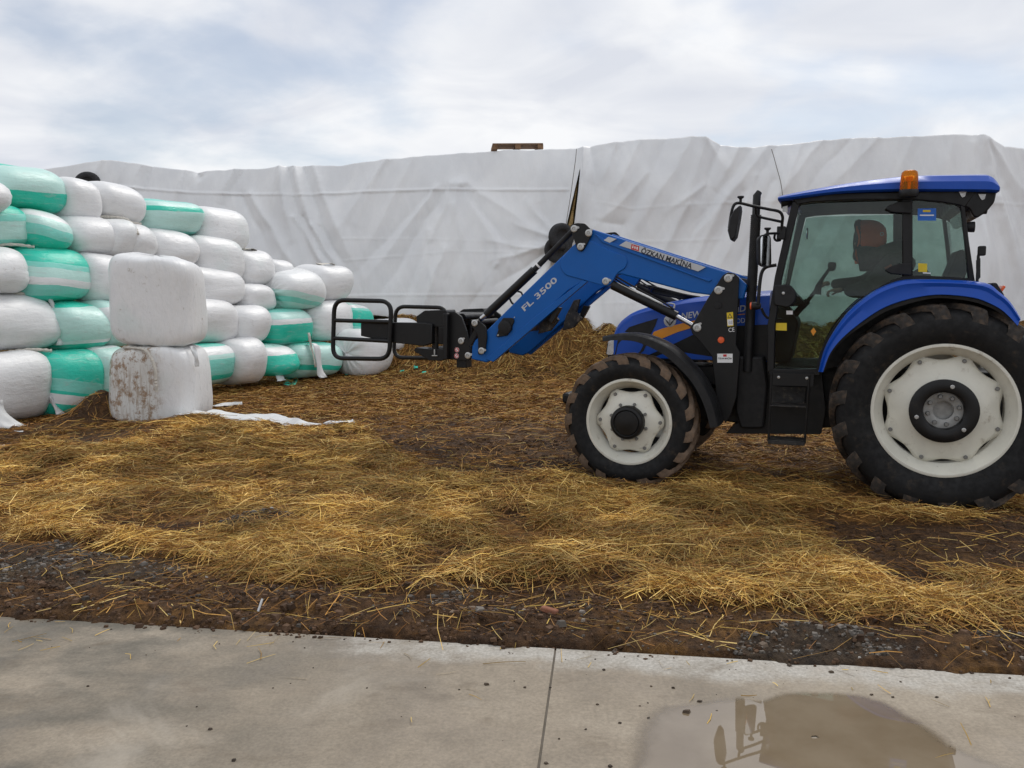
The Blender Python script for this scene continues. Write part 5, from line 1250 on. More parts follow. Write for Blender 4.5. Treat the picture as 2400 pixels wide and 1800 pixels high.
# roof cap
RT = LL([(1829, 462), (1833, 455), (1963, 429), (2071, 414), (2150, 407), (2294, 404), (2326, 407), (2342, 424), (2347, 434)], .74)
RB = LL([(1829, 466), (1833, 468), (1963, 452), (2071, 447), (2150, 446), (2294, 447), (2320, 448), (2336, 449), (2344, 446)], .74)
RT2 = spline([p + (0,) for p in RT], 4); RB2 = spline([p + (0,) for p in RB], 4); rings = []
for k in range(len(RT2)):
    x_ = RT2[k][0]; zt = RT2[k][1]; zb = min(RB2[k][1], zt - .01); t = k / (len(RT2) - 1); w = .74 - .05 * max(0, (t - .85) / .15) ** 2 - .03 * max(0, (.08 - t) / .08); zm = zb + (zt - zb) * .52
    rings.append([(x_, -w + .02, zb), (x_, -w, zb + .012), (x_, -w, zm), (x_, -w + .05, zm + (zt - zm) * .75), (x_, -w + .13, zt), (x_, -w * .45, zt + .022), (x_, 0, zt + .028), (x_, w * .45, zt + .022), (x_, w - .13, zt), (x_, w - .05, zm + (zt - zm) * .75), (x_, w, zm), (x_, w, zb + .012), (x_, w - .02, zb)])
mb = MB(); mb.loft(rings); roof = mb.build('roof', m_blue, cab, smooth=32)
mb = MB(); mb.prism(rounded(LL([(2240, 447), (2336, 449), (2331, 474), (2312, 497), (2292, 510), (2282, 508), (2272, 488), (2244, 478)], .66), .02), -.66, .66); mb.build('roof_rear_housing', m_black, roof, bevel=.012)
def lamp(px, py, Y, r_px, back, name='work_lamp', parent=None):
    c_ = L3(px, py, Y); r_ = r_px * np.linalg.norm(np.array([c_[0] - LP(px + 1, py, Y)[0]])) ; mb = MB(); s = -1 if back else 1
    mb.lathe([(.0005, -.07 * s), (r_ * .55, -.065 * s), (r_ * .92, -.03 * s), (r_, .0), (r_, .02 * s), (r_ * .93, .022 * s)], axis='X', n=24); o = mb.build(name, m_blackp, parent or roof); o.location = c_
    mb = MB(); mb.lathe([(r_ * .92, .018 * s), (.0005, .026 * s)], axis='X', n=24); mb.build('lens', m_steel, o); return o
for (a, b_) in ((2262, 480), (2306, 485)): lamp(a, b_, .60, 19, True)
lamp(2262, 480, -.5, 17, True); lamp(2306, 485, -.5, 17, True); lamp(1838, 474, .56, 15, False); lamp(1838, 474, -.56, 15, False); lamp(2277, 532, .60, 14, True)
for (a, b_) in ((2256, 456), (2302, 462)):
    plate([(a - 9, b_ - 7), (a + 9, b_ - 7), (a + 6, b_ + 4), (a, b_ + 7), (a - 3, b_ + 4)], .672, m_zinc, roof, 'lamp_bracket', .006)
plate([(1834, 485), (1846, 482), (1846, 497), (1834, 496)], .60, m_zinc, roof, 'lamp_bracket', .006)
# beacon
bc = L3(2130, 448, .80); mb = MB(); mb.lathe([(.0005, -.045), (.064, -.045), (.072, -.03), (.072, .0), (.066, .010), (.0005, .012)], axis='Z', n=32); bea = mb.build('beacon', m_blackp, cab); bea.location = bc; bea['label'] = 'orange rotating beacon beside the roof'
mb = MB(); mb.lathe([(.064, .008), (.066, .03), (.063, .12), (.058, .145), (.045, .158), (.0005, .162)], axis='Z', n=32); mb.build('beacon_dome', m_amber, bea)
mb = MB(); mb.lathe([(.010, .01), (.010, .07), (.022, .075), (.022, .11), (.0005, .115)], axis='Z', n=16); mb.lathe([(.0005, .0), (.03, .008), (.045, .025)], (.03, 0, .09), 'X', 20); mb.build('beacon_reflector', m_orange, bea)
mb = MB(); pz = L3(2130, 520, .70); mb.tube([(bc[0], .80, bc[2] - .04), (bc[0], .79, bc[2] - .12), (pz[0], .70, pz[2])], .017, 10); mb.box((pz[0], .685, pz[2] - .02), (.07, .05, .09)); mb.build('beacon_post', m_black, bea)
# hinges, lock, grab handles
for yy_ in (487, 632):
    mb = MB(); mb.prism(rounded(LL([(2074, yy_ + 2), (2084, yy_ - 6), (2106, yy_ - 14), (2136, yy_ - 16), (2136, yy_ + 13), (2090, yy_ + 10)], .70), .012), .655, .70); mb.build('door_hinge', m_blackp, cab, bevel=.008)
mb = MB(); mb.prism(rounded(LL([(1813, 668), (1850, 666), (1866, 684), (1864, 708), (1848, 722), (1813, 716)], .72), .03), .63, .72); lk = mb.build('door_latch', m_blackp, cab, bevel=.012)
mb = MB(); a = L3(1836, 687, .722); mb.lathe([(.012, -.004), (.012, .006), (.0005, .008)], (a[0], .722, a[2]), n=14); mb.build('latch_button', m_zinc, lk)
mb = MB(); mb.tube(spline([L3(a, b_, .72) for a, b_ in ((1777, 712), (1780, 672), (1785, 640), (1796, 626), (1820, 621))], 5), .015, 8); mb.build('grab_rail', m_black, cab)
# stickers on the glass
def sticker(pts, mat, nm, par, off=0): return plate(pts, CY - .0225 + off, mat, par, nm, .0012, smooth=0)
sb = sticker([(2151, 489), (2194, 488), (2194, 517), (2151, 517)], m_skyblue, 'blue_sticker', quarter)
sticker([(2163, 492), (2181, 492), (2181, 497), (2163, 497)], m_yellow, 'sticker_band', quarter, .0016)
text_px('New Holland Trakmak', (2155, 507), (2190, 507), CY - .019, 4, m_white, quarter, name='sticker_text') if False else sticker([(2156, 503), (2189, 503), (2189, 506), (2156, 506)], m_white, 'sticker_band', quarter, .0016)
sticker([(2152, 617), (2173, 618), (2173, 638), (2152, 637)], m_yellow, 'yellow_sticker', quarter); sticker([(2163, 638), (2181, 639), (2181, 642), (2163, 641)], m_white, 'white_sticker', quarter)
sticker([(1819, 757), (1844, 757), (1844, 775), (1818, 774)], m_yellow, 'yellow_sticker', door); sticker([(1843, 728), (1858, 728), (1858, 737), (1843, 737)], m_white, 'white_sticker', door)
sticker([(1900, 776), (1907, 768), (1913, 777), (1906, 787)], m_orange, 'orange_sticker', door)

# exhaust
mb = MB(); ey = .46; e0, e1, e2, e3 = (L3(1752, 870, ey), L3(1760, 710, ey), L3(1772, 505, ey), L3(1774, 458, ey))
mb.tube([e0, e1, e2], .042, 14); ex = mb.build('exhaust', m_blackp, trac)
mb = MB(); mb.tube([tuple(np.array(e2) * .9 + np.array(e1) * .1), e3, (e3[0] - .02, ey - .01, e3[2] + .03)], [.034, .034, .026], 14); mb.build('exhaust_pipe', m_black, ex)
mb = MB()
for i in range(46):
    t = i / 45; p = np.array(e1) * (1 - t) + np.array(e2) * t
    for k in range(14):
        a = 2 * math.pi * (k + .5 * (i % 2)) / 14; mb.box((p[0] + .0425 * math.cos(a), p[1] + .0425 * math.sin(a), p[2]), (.004, .004, .010))
mb.build('heat_shield_slots', m_dirtyb, ex, smooth=0)['kind'] = 'stuff'
# mirrors
def mirror_arm(pts, Y, r_): mb = MB(); mb.tube(spline([(LP(a, b_, yy_)[0], yy_, LP(a, b_, yy_)[1]) for a, b_, yy_ in pts], 6), r_, 10); return mb
ma = mirror_arm([(1832, 552, .70), (1833, 525, .72), (1834, 508, .74), (1826, 496, .76), (1800, 490, .82), (1760, 482, .92), (1734, 476, .98), (1721, 480, 1.0), (1714, 500, 1.0), (1709, 535, 1.0)], 0, .0125)
for p in spline([(LP(a, b_, yy_)[0], yy_, LP(a, b_, yy_)[1]) for a, b_, yy_ in [(1832, 520, .72), (1805, 514, .80), (1780, 508, .86), (1772, 500, .88), (1771, 488, .90)]], 5): pass
ma.tube(spline([(LP(a, b_, yy_)[0], yy_, LP(a, b_, yy_)[1]) for a, b_, yy_ in [(1832, 520, .72), (1805, 514, .80), (1780, 508, .86), (1772, 500, .88), (1771, 486, .90)]], 5), .0115, 8)
arm = ma.build('mirror_arm', m_black, trac)
mb = MB(); c_ = L3(1831, 546, .70); mb.box((c_[0], .69, c_[2]), (.07, .06, .11)); mb.build('arm_clamp', m_black, arm, bevel=.006)
for (a, b_, yy_) in ((1736, 463, .98), (1799, 537, .84)):
    k_ = L3(a, b_, yy_); mb = MB(); mb.lathe([(.0005, .014), (.026, .012), (.028, 0), (.012, -.012), (.010, -.045)], k_, 'Z', 14); mb.build('clamp_knob', m_blackp, arm)
mb = MB(); Pm = LL([(1736, 481), (1737, 494), (1733, 520), (1726, 556), (1718, 566), (1712, 562), (1706, 541), (1711, 511), (1722, 492)], 1.0)
n = len(Pm); cen = np.mean(np.array(Pm), 0); mb.loft([[(p[0], .90, p[1]) for p in Pm], [(p[0], 1.02, p[1]) for p in Pm], [(cen[0] + (p[0] - cen[0]) * .8, 1.06, cen[1] + (p[1] - cen[1]) * .92) for p in Pm]]); mb.build('mirror_housing', m_blackp, arm, bevel=.006)
mb = MB(); mb.tube(spline([(LP(a, b_, yy_)[0], yy_, LP(a, b_, yy_)[1]) for a, b_, yy_ in [(1826, 547, .71), (1808, 547, .78), (1796, 549, .83), (1786, 558, .84), (1780, 575, .84)]], 5), .011, 8)
mb.tube(spline([(LP(a, b_, yy_)[0], yy_, LP(a, b_, yy_)[1]) for a, b_, yy_ in [(1829, 563, .69), (1820, 564, .72), (1815, 558, .74), (1817, 547, .75)]], 4), .010, 8); arm2 = mb.build('mirror_arm', m_black, trac)
mc = L3(1793, 588, .86); Mr = Matrix.Rotation(R(52), 3, 'Z'); mo = rounded([(-.075, -.13), (.060, -.135), (.075, .13), (-.055, .135)], .045, 5)
def mloft(rs): 
    mb = MB(); mb.loft([[tuple(Vector(mc) + Mr @ Vector((x_ * k, d_, z_ * k))) for x_, z_ in mo] for k, d_ in rs]); return mb
# housing opens to the rear and the camera: local +Y of the rotated frame is the glass side
mloft([(.55, -.055), (.88, -.04), (1.0, -.005), (1.0, .008)]).build('mirror_housing', m_blackp, arm2, smooth=50)
mloft([(.93, .0075), (.93, .0105)]).build('mirror_glass', m_mirror, arm2, smooth=30)
# flashing indicator on the cab corner
c_ = L3(1770, 717, .68); mb = MB(); mb.lathe([(.0005, -.05), (.024, -.045), (.034, -.02), (.034, .03)], c_, 'X', 18); ind = mb.build('indicator', m_blackp, trac)
mb = MB(); mb.lathe([(.033, .03), (.030, .042), (.0005, .046)], c_, 'X', 18); mb.build('indicator_lens', m_orlens, ind)
mb = MB(); mb.tube(spline([(c_[0] - .05, .66, c_[2] - .02), (c_[0] - .10, .64, c_[2] - .10), (c_[0] - .22, .62, c_[2] - .12)], 4), .012, 8); mb.build('indicator_stalk', m_black, ind)
# step ladder
mb = MB(); sy = .70
for a, b_ in (((1808, 876), (1801, 1034)), ((1897, 880), (1886, 1038))): mb.tube([L3(*a, sy), L3(*b_, sy)], .010, 8)
mb.prism(LL([(1812, 874), (1908, 876), (1906, 905), (1810, 903)], sy), sy - .02, sy); lad = mb.build('step_ladder', m_black, trac)
for (a, b_, h_) in ((1803, 951, .012), (1800, 1036, .035)):
    q0 = L3(a, b_, sy); q1 = L3(a + 86, b_ + 3, sy); mb = MB(); mb.box(((q0[0] + q1[0]) / 2, sy - .11, (q0[2] + q1[2]) / 2), (abs(q0[0] - q1[0]), .24, h_)); mb.build('tread', m_dirtyb, lad, bevel=.004)
plate([(1806, 905), (1888, 908), (1884, 950), (1804, 950)], sy - .23, m_dirtyb, lad, 'riser', .01)
for (a, b_) in ((1825, 884), (1891, 886)): c_ = L3(a, b_, sy); mb = MB(); mb.lathe([(.012, -.004), (.012, .008), (.0005, .010)], (c_[0], sy, c_[2]), n=10); mb.build('bolt', m_zinc, lad)
# rear corner lamp stalk
mb = MB(); mb.tube([L3(2290, 662, .80), L3(2293, 600, .80), L3(2300, 585, .80)], .011, 8); c_ = L3(2301, 588, .80); stalk = mb.build('rear_lamp_stalk', m_black, trac)
mb = MB(); mb.box(c_, (.055, .05, .075)); mb.build('lamp_box', m_blackp, stalk, bevel=.01)
plate([(2288, 610), (2298, 605), (2298, 650), (2288, 662)], .81, m_blackp, stalk, 'reflector_plate', .012)

# ------------------------------------------------------------------ cab interior
mb = MB(); a = LP(2085, 735, 0); b2 = LP(2150, 640, 0)
sx, sz = .28, 1.41
mb.prism(rounded([(sx - .26, sz - .10), (sx + .27, sz - .08), (sx + .29, sz + .02), (sx - .24, sz + .02)], .05), -.25, .25); seat = mb.build('driver_seat', m_seat, cab, bevel=.03)
mb = MB(); mb.prism(rounded([(sx - .20, sz), (sx - .36, sz + .02), (sx - .50, sz + .62), (sx - .40, sz + .68), (sx - .30, sz + .38)], .05), -.24, .24); mb.build('seat_back', m_seat, seat, bevel=.03)
mb = MB(); mb.box((sx, 0, sz - .25), (.36, .36, .34)); mb.build('seat_base', m_blackp, seat, bevel=.02)
dx, dz = LP(1850, 720, 0); mb = MB(); mb.prism(rounded([(dx + .22, dz - .5), (dx + .22, dz - .02), (dx + .02, dz + .02), (dx - .10, dz - .12), (dx - .04, dz - .5)], .05), -.30, .30); dash = mb.build('dashboard', m_blackp, cab, bevel=.02)
mb = MB(); sc_ = Vector((dx - .16, 0, dz + .06)); rt = Matrix.Rotation(R(55), 3, 'Y'); ringp = [tuple(sc_ + rt @ Vector((.19 * math.cos(t), .19 * math.sin(t), 0))) for t in [i * 2 * math.pi / 28 for i in range(28)]]
mb.tube(ringp, .014, 8, closed=True); mb.tube([tuple(sc_), (dx - .02, 0, dz - .10)], .03, 8); mb.tube([ringp[0], tuple(sc_), ringp[10]], .012, 6); mb.tube([ringp[19], tuple(sc_)], .012, 6); mb.build('steering_wheel', m_blackp, dash)
jl = L3(1915, 690, .35); jt_ = L3(1950, 622, .35); mb = MB(); mb.tube(spline([jl, (jl[0] - .02, .35, jl[2] + .10), jt_], 4), [.035, .033, .03, .028, .02, .016, .014, .014, .014], 8); mb.lathe([(.0005, .03), (.03, .025), (.036, 0), (.03, -.035), (.014, -.05)], jt_, 'Z', 14); mb.build('loader_joystick', m_blackp, cab)
mb = MB(); mc2 = L3(1892, 547, -.55); mb.lathe([(.055, -.006), (.058, 0), (.055, .006), (.0005, .006)], mc2, 'X', 20); mb.build('inner_mirror', m_mirror, cab)
mb = MB(); mb.prism([(dx + .1, dz), (dx - .02, dz + .17), (dx - .16, dz + .02)], -.22, .22); mb.build('instrument_cowl', m_blackp, dash, bevel=.02)
# ================================================================== FRONT LOADER
LY = .56
load = empty('front_loader', TR_O, (0, 0, TR_ROT)); tag(load, 'blue front loader with two bent lift arms bolted to the tractor', 'front loader')
up_out = [(1368, 531), (1388, 537), (1560, 592), (1726, 645), (1750, 668), (1742, 702), (1620, 686), (1456, 643), (1430, 645), (1400, 640), (1340, 600)]
lo_out = [(1352, 566), (1298, 618), (1230, 684), (1143, 771), (1112, 798), (1105, 812), (1103, 842), (1138, 850), (1156, 842), (1250, 757), (1330, 682), (1372, 657), (1412, 600), (1380, 560)]
kn_out = [(1345, 572), (1376, 560), (1400, 572), (1440, 592), (1466, 600), (1471, 612), (1466, 628), (1446, 640), (1436, 660), (1425, 672), (1408, 668), (1360, 654), (1322, 644), (1312, 622), (1316, 606)]
def arm_parts(sgn):
    def pr(pts, y0, y1, nm, mat, par, **kw):
        mb = MB(); mb.prism(LL(pts, LY), sgn * y0, sgn * y1); return mb.build(nm, mat, par, **kw)
    a = pr(up_out, LY - .095, LY - .012, 'upper_beam', m_lblue, load, bevel=.012)
    b_ = pr(lo_out, LY - .095, LY - .012, 'lower_beam', m_lblue, load, bevel=.012)
    mb = MB(); mb.prism(rounded(LL(kn_out, LY), .05), sgn * (LY - .11), sgn * LY); k = mb.build('knee_plate', m_lblue, load, bevel=.006)
    # folded ledge along the upper beam and flange under the lower one
    pr([(1394, 548), (1412, 568), (1662, 661), (1668, 655), (1640, 650), (1420, 562)], LY - .02, LY + .004, 'beam_ledge', m_lblue, a, bevel=.004)
    pr([(1138, 842), (1156, 848), (1376, 660), (1366, 657), (1250, 745)], LY - .05, LY - .002, 'beam_flange', m_lblue, b_, bevel=.004)
    return a, b_, k
ub, lb, kp = arm_parts(1); arm_parts(-1)
# cross tube
x_, z_ = LP(1184, 766, LY); mb = MB(); mb.tube([(x_, -.55, z_), (x_, .55, z_)], .075, 24); mb.build('cross_tube', m_black, load)
mb = MB(); mb.prism(rounded(LL([(1163, 788), (1178, 745), (1202, 745), (1206, 752), (1190, 786), (1166, 790)], LY), .02), LY - .02, LY + .006); fl = mb.build('tube_flange', m_black, load, bevel=.004)
mb = MB(); c_ = L3(1184, 767, LY); mb.lathe([(.070, 0), (.068, .02), (.055, .024), (.0005, .024)], (c_[0], LY + .002, c_[2]), n=28); mb.build('tube_cap', m_blackp, fl)
def pin(px, py, Y, par, r_=.031, ear=True, ea=.6):
    c_ = L3(px, py, Y); mb = MB(); mb.lathe([(r_, 0), (r_, .010), (r_ * .8, .013), (r_ * .50, .013), (r_ * .45, .006), (r_ * .28, .006), (r_ * .24, .012), (.0005, .012)], n=20)
    if ear: mb.prism(rounded([(-r_ * .4, .0), (-r_ * 1.5, r_ * .35), (-r_ * 1.4, r_ * .8), (0, r_ * .95)], r_ * .2), .0, .009)
    o = mb.build('pin', m_zinc, par); o.location = (c_[0], Y, c_[2]); o.rotation_euler = (0, random.uniform(-.3, .9), 0); return o
# masts bolted to the tractor
mast_out = [(1694, 645), (1706, 638), (1722, 641), (1732, 651), (1730, 700), (1724, 808), (1734, 826), (1726, 930), (1712, 975), (1700, 992), (1690, 975), (1680, 940), (1668, 835), (1640, 800), (1622, 782), (1617, 768), (1628, 752), (1658, 700)]
for sgn in (1, -1):
    mb = MB(); mb.prism(LL(mast_out, LY + .05), sgn * (LY + .01), sgn * (LY + .045)); ms_ = mb.build('mast_plate', m_black, load, bevel=.005)
    mb = MB(); mb.prism(LL([(1694, 645), (1732, 651), (1730, 720), (1650, 720)], LY), sgn * (LY - .13), sgn * (LY - .10)); mb.build('mast_bracket', m_dirtyb, ms_, bevel=.01); mb = MB(); mb.prism(LL([(1672, 845), (1730, 838), (1722, 930), (1700, 985), (1684, 940)], LY), sgn * .20, sgn * (LY + .012)); mb.build('mast_bracket', m_dirtyb, ms_, bevel=.01)
    if sgn > 0:
        mast = ms_
        for (a, b_) in ((1707, 652), (1684, 680), (1634, 768)): pin(a, b_, LY + .046, ms_, .036)
        plate([(1703, 733), (1718, 731), (1719, 764), (1705, 765)], LY + .0485, m_yellow, ms_, 'warning_sticker', .003)
        plate([(1704.5, 749), (1717.5, 748), (1718, 762), (1706, 763)], LY + .0500, m_white, ms_, 'sticker_panel', .0022)
        plate([(1710.5, 734), (1717, 745), (1705, 746)], LY + .0500, m_dark, ms_, 'warning_triangle', .0022); plate([(1710.6, 737), (1714.6, 743.8), (1707, 744.2)], LY + .0508, m_yellow, ms_, 'warning_triangle', .002)
        plate([(1707.5, 751.5), (1711.6, 752.5), (1711.6, 760), (1707.5, 759)], LY + .0508, m_silver, ms_, 'booklet_symbol', .002); plate([(1712.2, 752.5), (1716.2, 751.2), (1716.4, 758.5), (1712.2, 760)], LY + .0508, m_silver, ms_, 'booklet_symbol', .002)
        text_px('CE', (1707, 778), (1721, 777), LY + .0465, 10, m_white, ms_)
        c_ = L3(1690, 797, LY + .046); mb = MB(); mb.lathe([(.030, 0), (.026, .012), (.0005, .014)], (c_[0], LY + .046, c_[2]), n=20); mb.build('reflector', m_orlens, ms_)
        c_ = L3(1683, 715, LY + .046); mb = MB(); mb.lathe([(.034, 0), (.032, .008), (.0005, .009)], (c_[0], LY + .046, c_[2]), n=20); mb.build('plug', m_blackp, ms_)
        plate([(1681, 829), (1717, 829), (1717, 850), (1681, 850)], LY + .0490, m_white, ms_, 'maker_plate', .003)
        plate([(1695, 830.5), (1703, 830.5), (1703, 836), (1695, 836)], LY + .0502, m_red, ms_, 'maker_logo', .002)
        text_px('ÖZKAN MAKİNA', (1683, 842), (1715, 842), LY + .0495, 4, m_dark, ms_, bold=.02)
# upper link plate at the knee
mb = MB(); mb.prism(rounded(LL([(1338, 528), (1352, 523), (1372, 524), (1389, 541), (1388, 552), (1374, 578), (1366, 590), (1356, 588), (1350, 572), (1342, 548)], LY), .02), LY + .002, LY + .022); kl = mb.build('knee_link', m_black, load, bevel=.004)
for (a, b_) in ((1346, 536), (1380, 546), (1361, 578)): pin(a, b_, LY + .022, kl, .033)
pin(1420, 659, LY + .001, kp, .034)
mb = MB(); mb.prism(rounded(LL([(1338, 528), (1372, 524), (1389, 541), (1366, 590), (1350, 572)], LY), .02), -LY - .022, -LY - .002); mb.build('knee_link', m_black, load)
# hydraulic rams, one pair on each side
for sgn in (1, -1):
    def q(a, b_, Y): p = L3(a, b_, Y); return (p[0], sgn * Y, p[2])
    mb = MB(); mb.tube([q(1140, 738, .50), q(1252, 633, .50)], .043, 16); t1 = mb.build('tilt_ram', m_black, load)
    mb = MB(); mb.tube([q(1248, 637, .50), q(1346, 537, .50)], .028, 12); mb.build('ram_rod', m_blackp, t1); mb = MB(); mb.tube([q(1118, 756, .50), q(1142, 736, .50)], .022, 10); mb.build('ram_rod', m_blackp, t1)
    mb = MB(); mb.tube([q(1128, 747, .50), q(1139, 738, .50)], .024, 10); mb.build('rod_collar', m_steel, t1); mb = MB(); mb.tube([q(1261, 624, .50), q(1264, 621, .50)], .032, 12); mb.build('rod_collar', m_white, t1)
    mb = MB(); mb.tube([q(1436, 668, .52), q(1586, 741, .52)], .043, 16); t2 = mb.build('lift_ram', m_black, load)
    mb = MB(); mb.tube([q(1583, 740, .52), q(1630, 766, .52)], .021, 12); mb.build('ram_rod', m_steel, t2)
    mb = MB(); mb.tube(spline([q(1444, 648, .54), q(1500, 680, .53), q(1560, 712, .53), q(1580, 726, .53)], 5), .009, 6); mb.tube(spline([q(1440, 652, .50), q(1500, 690, .50), q(1556, 715, .50)], 5), .008, 6); mb.build('hydraulic_line', m_blackp, t2)
    mb = MB(); mb.tube(spline([q(1566, 711, .53), q(1580, 713, .53), q(1580, 722, .53)], 3), .008, 6); mb.build('line_elbow', m_zinc, t2)
    mb = MB(); mb.tube(spline([q(1195, 700, .47), q(1200, 710, .45), q(1210, 716, .44)], 4), .010, 6); mb.tube(spline([q(1213, 683, .47), q(1222, 686, .46), q(1226, 698, .45)], 4), .010, 6); mb.build('hydraulic_hose', m_blackp, t1)
# rear link of the far arm and hoses under the beams
mb = MB()
for k in range(4): mb.tube(spline([L3(1500 + k * 10, 668 + k * 2, .30), L3(1530, 672 + 4 * k, .20), L3(1600, 690 + 3 * k, .15), L3(1640, 697, .1 - .05 * k)], 5), .012, 6)
mb.build('hydraulic_hose', m_blackp, load)
# support foot hanging between the arms
for sgn in (1, -1):
    mb = MB(); mb.prism(LL([(1283, 720), (1290, 705), (1305, 702), (1296, 735), (1310, 750), (1290, 775), (1262, 782), (1270, 745)], .40), sgn * .36, sgn * .42); mb.build('parking_stand', m_dirtyb, load, bevel=.006)
    mb = MB(); mb.prism(LL([(1356, 745), (1364, 726), (1368, 716), (1382, 718), (1370, 740), (1362, 752)], -.47), sgn * .46, sgn * .52); mb.build('stand_catch', m_black, load, bevel=.004)
# decals
YB = LY - .0095
plate([(1451, 575), (1467, 565), (1654, 626), (1636, 636)], LY + .006, m_silver, ub, 'name_plate', .016)
plate([(1415, 563), (1426, 555), (1445, 560), (1429, 569)], LY + .006, m_silver, ub, 'name_plate', .016)
plate([(1480, 572), (1498, 577), (1497, 589), (1479, 584)], LY + .0072, m_red, ub, 'maker_logo', .002)
for pts in ([(1482.5, 575), (1485, 575.7), (1484, 582), (1481.5, 581.5)], [(1487, 577), (1490, 578), (1489, 584), (1486.6, 583)], [(1492, 578), (1495.5, 579), (1494.5, 585.5), (1491.5, 584.6)]): plate(pts, LY + .0082, m_white, ub, 'logo_mark', .0015)
text_px('ÖZKAN MAKİNA', (1501, 592), (1620, 630), LY + .0070, 12, m_dark, ub, bold=.025)
text_px('FL 3500', (1228, 731), (1306, 659), LY - .0110, 13, m_silver, lb, bold=.02)
plate([(1204, 744), (1206, 742), (1207, 744), (1205, 746)], LY + .008, m_zinc, fl, 'bolt', .004); plate([(1165, 785), (1168, 783), (1169, 786), (1166, 788)], LY + .008, m_zinc, fl, 'bolt', .004)

# front links between arm tips and implement
mb = MB(); mb.prism(rounded(LL([(1108, 752), (1122, 750), (1140, 766), (1143, 790), (1138, 826), (1122, 832), (1122, 800), (1120, 782), (1106, 764)], LY), .02), LY - .005, LY + .018); fk = mb.build('tilt_link', m_black, load, bevel=.004)
pin(1113, 757, LY + .018, fk, .033); pin(1129, 822, LY + .018, fk, .033)
mb = MB(); mb.prism(rounded(LL([(1092, 805), (1108, 775), (1118, 770), (1112, 790), (1100, 812)], LY), .01), LY - .05, LY - .02); mb.build('tilt_link', m_black, load)

# ================================================================== BALE CLAMP
cl = empty('bale_clamp', TR_O, (0, 0, TR_ROT)); tag(cl, 'black bale clamp with round tube frames carried on the loader', 'bale clamp')
CYP = .52
mb = MB(); mb.prism(rounded(LL([(1048, 732), (1066, 730), (1082, 742), (1094, 775), (1106, 836), (1100, 845), (1050, 842)], CYP), .01), CYP - .02, CYP + .01); sp1 = mb.build('hitch_plate', m_black, cl, bevel=.004)
mb = MB(); mb.prism(rounded(LL([(1048, 732), (1066, 730), (1082, 742), (1094, 775), (1106, 836), (1100, 845), (1050, 842)], CYP), .01), -CYP - .01, -CYP + .02); mb.build('hitch_plate', m_black, cl, bevel=.004)
pin(1081, 799, CYP + .010, sp1, .033); pin(1097, 833, CYP + .010, sp1, .033)
for (a, b_) in ((1071, 820), (1070, 834)):
    c_ = L3(a, b_, CYP + .01); mb = MB(); mb.lathe([(.026, 0), (.026, .002), (.0005, .0022)], (c_[0], CYP + .010, c_[2]), n=18); st_ = mb.build('safety_sticker', m_white, sp1)
    mb = MB(); mb.lathe([(.024, .0022), (.024, .0034), (.017, .0034), (.017, .0022)], (c_[0], CYP + .010, c_[2]), n=18); mb.build('sticker_ring', m_red, st_)
    mb = MB(); mb.box((c_[0], CYP + .0132, c_[2]), (.038, .001, .006), Matrix.Rotation(R(45), 3, 'Y')); mb.build('sticker_bar', m_red, st_)
# main cross body
fx0, fz0 = LP(1060, 735, CYP); fx1, fz1 = LP(1000, 842, CYP)
mb = MB()
mb.prism(rounded(LL([(1000, 735), (1060, 735), (1060, 765), (1000, 765)], CYP), .01), -.55, .50); mb.prism(rounded(LL([(1000, 815), (1060, 815), (1060, 842), (1000, 842)], CYP), .01), -.55, .50)
for yy_ in (-.30, 0, .25): mb.prism(LL([(1020, 750), (1055, 750), (1055, 830), (1020, 830)], CYP), yy_ - .03, yy_ + .03)
mb.build('cross_body', m_black, cl, bevel=.008)
for sgn in (1, -1):
    def Yf(v): return sgn * v
    # pivot housing
    mb = MB(); mb.prism(rounded(LL([(975, 742), (994, 728), (1045, 726), (1048, 735), (1048, 765), (1000, 768), (978, 768)], .58), .015), Yf(.36), Yf(.58)); mb.prism(rounded(LL([(972, 815), (1000, 818), (1050, 818), (1050, 840), (1035, 846), (1005, 845), (985, 832), (970, 824)], .58), .015), Yf(.36), Yf(.58))
    mb.prism(LL([(1040, 735), (1050, 735), (1050, 842), (1040, 842)], .58), Yf(.36), Yf(.60)); pv_ = mb.build('pivot_housing', m_black, cl, bevel=.006)
    mb = MB(); c_ = LP(1020, 780, .50); mb.tube([(c_[0], Yf(.50), LP(1020, 733, .5)[1]), (c_[0], Yf(.50), LP(1020, 832, .5)[1])], .034, 12); mb.build('pivot_pin', m_dirtyb, pv_)
    mb = MB(); c_ = L3(1018, 828, .60); mb.tube([(c_[0], Yf(.595), c_[2] - .03), (c_[0], Yf(.595), c_[2] + .04)], .008, 6); mb.tube([(c_[0] - .03, Yf(.595), c_[2] - .025), (c_[0] + .03, Yf(.595), c_[2] - .025)], .006, 6); mb.build('locking_pin', m_zinc, pv_)
    # arm plate and tube frame
    YF = .68
    mb = MB(); mb.prism(LL([(838, 757), (838, 788), (905, 803), (985, 812), (1006, 806), (1006, 760), (985, 757), (920, 756)], YF), Yf(YF - .13), Yf(YF - .06)); ab_ = mb.build('arm_bar', m_black, cl, bevel=.008); ab_.location.z = 0 if sgn > 0 else -.085
    fr = [p for p in rounded(LL([(780, 703), (914, 706), (909, 842), (776, 840)], YF), .13, 7)]
    mb = MB(); mb.tube([(p[0], Yf(YF - .03), p[1]) for p in fr], .0235, 12, closed=True); g_ = mb.build('tube_frame', m_black, cl); g_.location.z = 0 if sgn > 0 else -.085
    for (a, b_) in (((782, 751), (912, 755)), ((779, 793), (910, 800))):
        q0, q1 = LP(*a, YF), LP(*b_, YF); mb = MB(); mb.tube([(q0[0], Yf(YF - .03), q0[1]), (q1[0], Yf(YF - .03), q1[1])], .0215, 12); mb.build('frame_bar', m_black, g_)
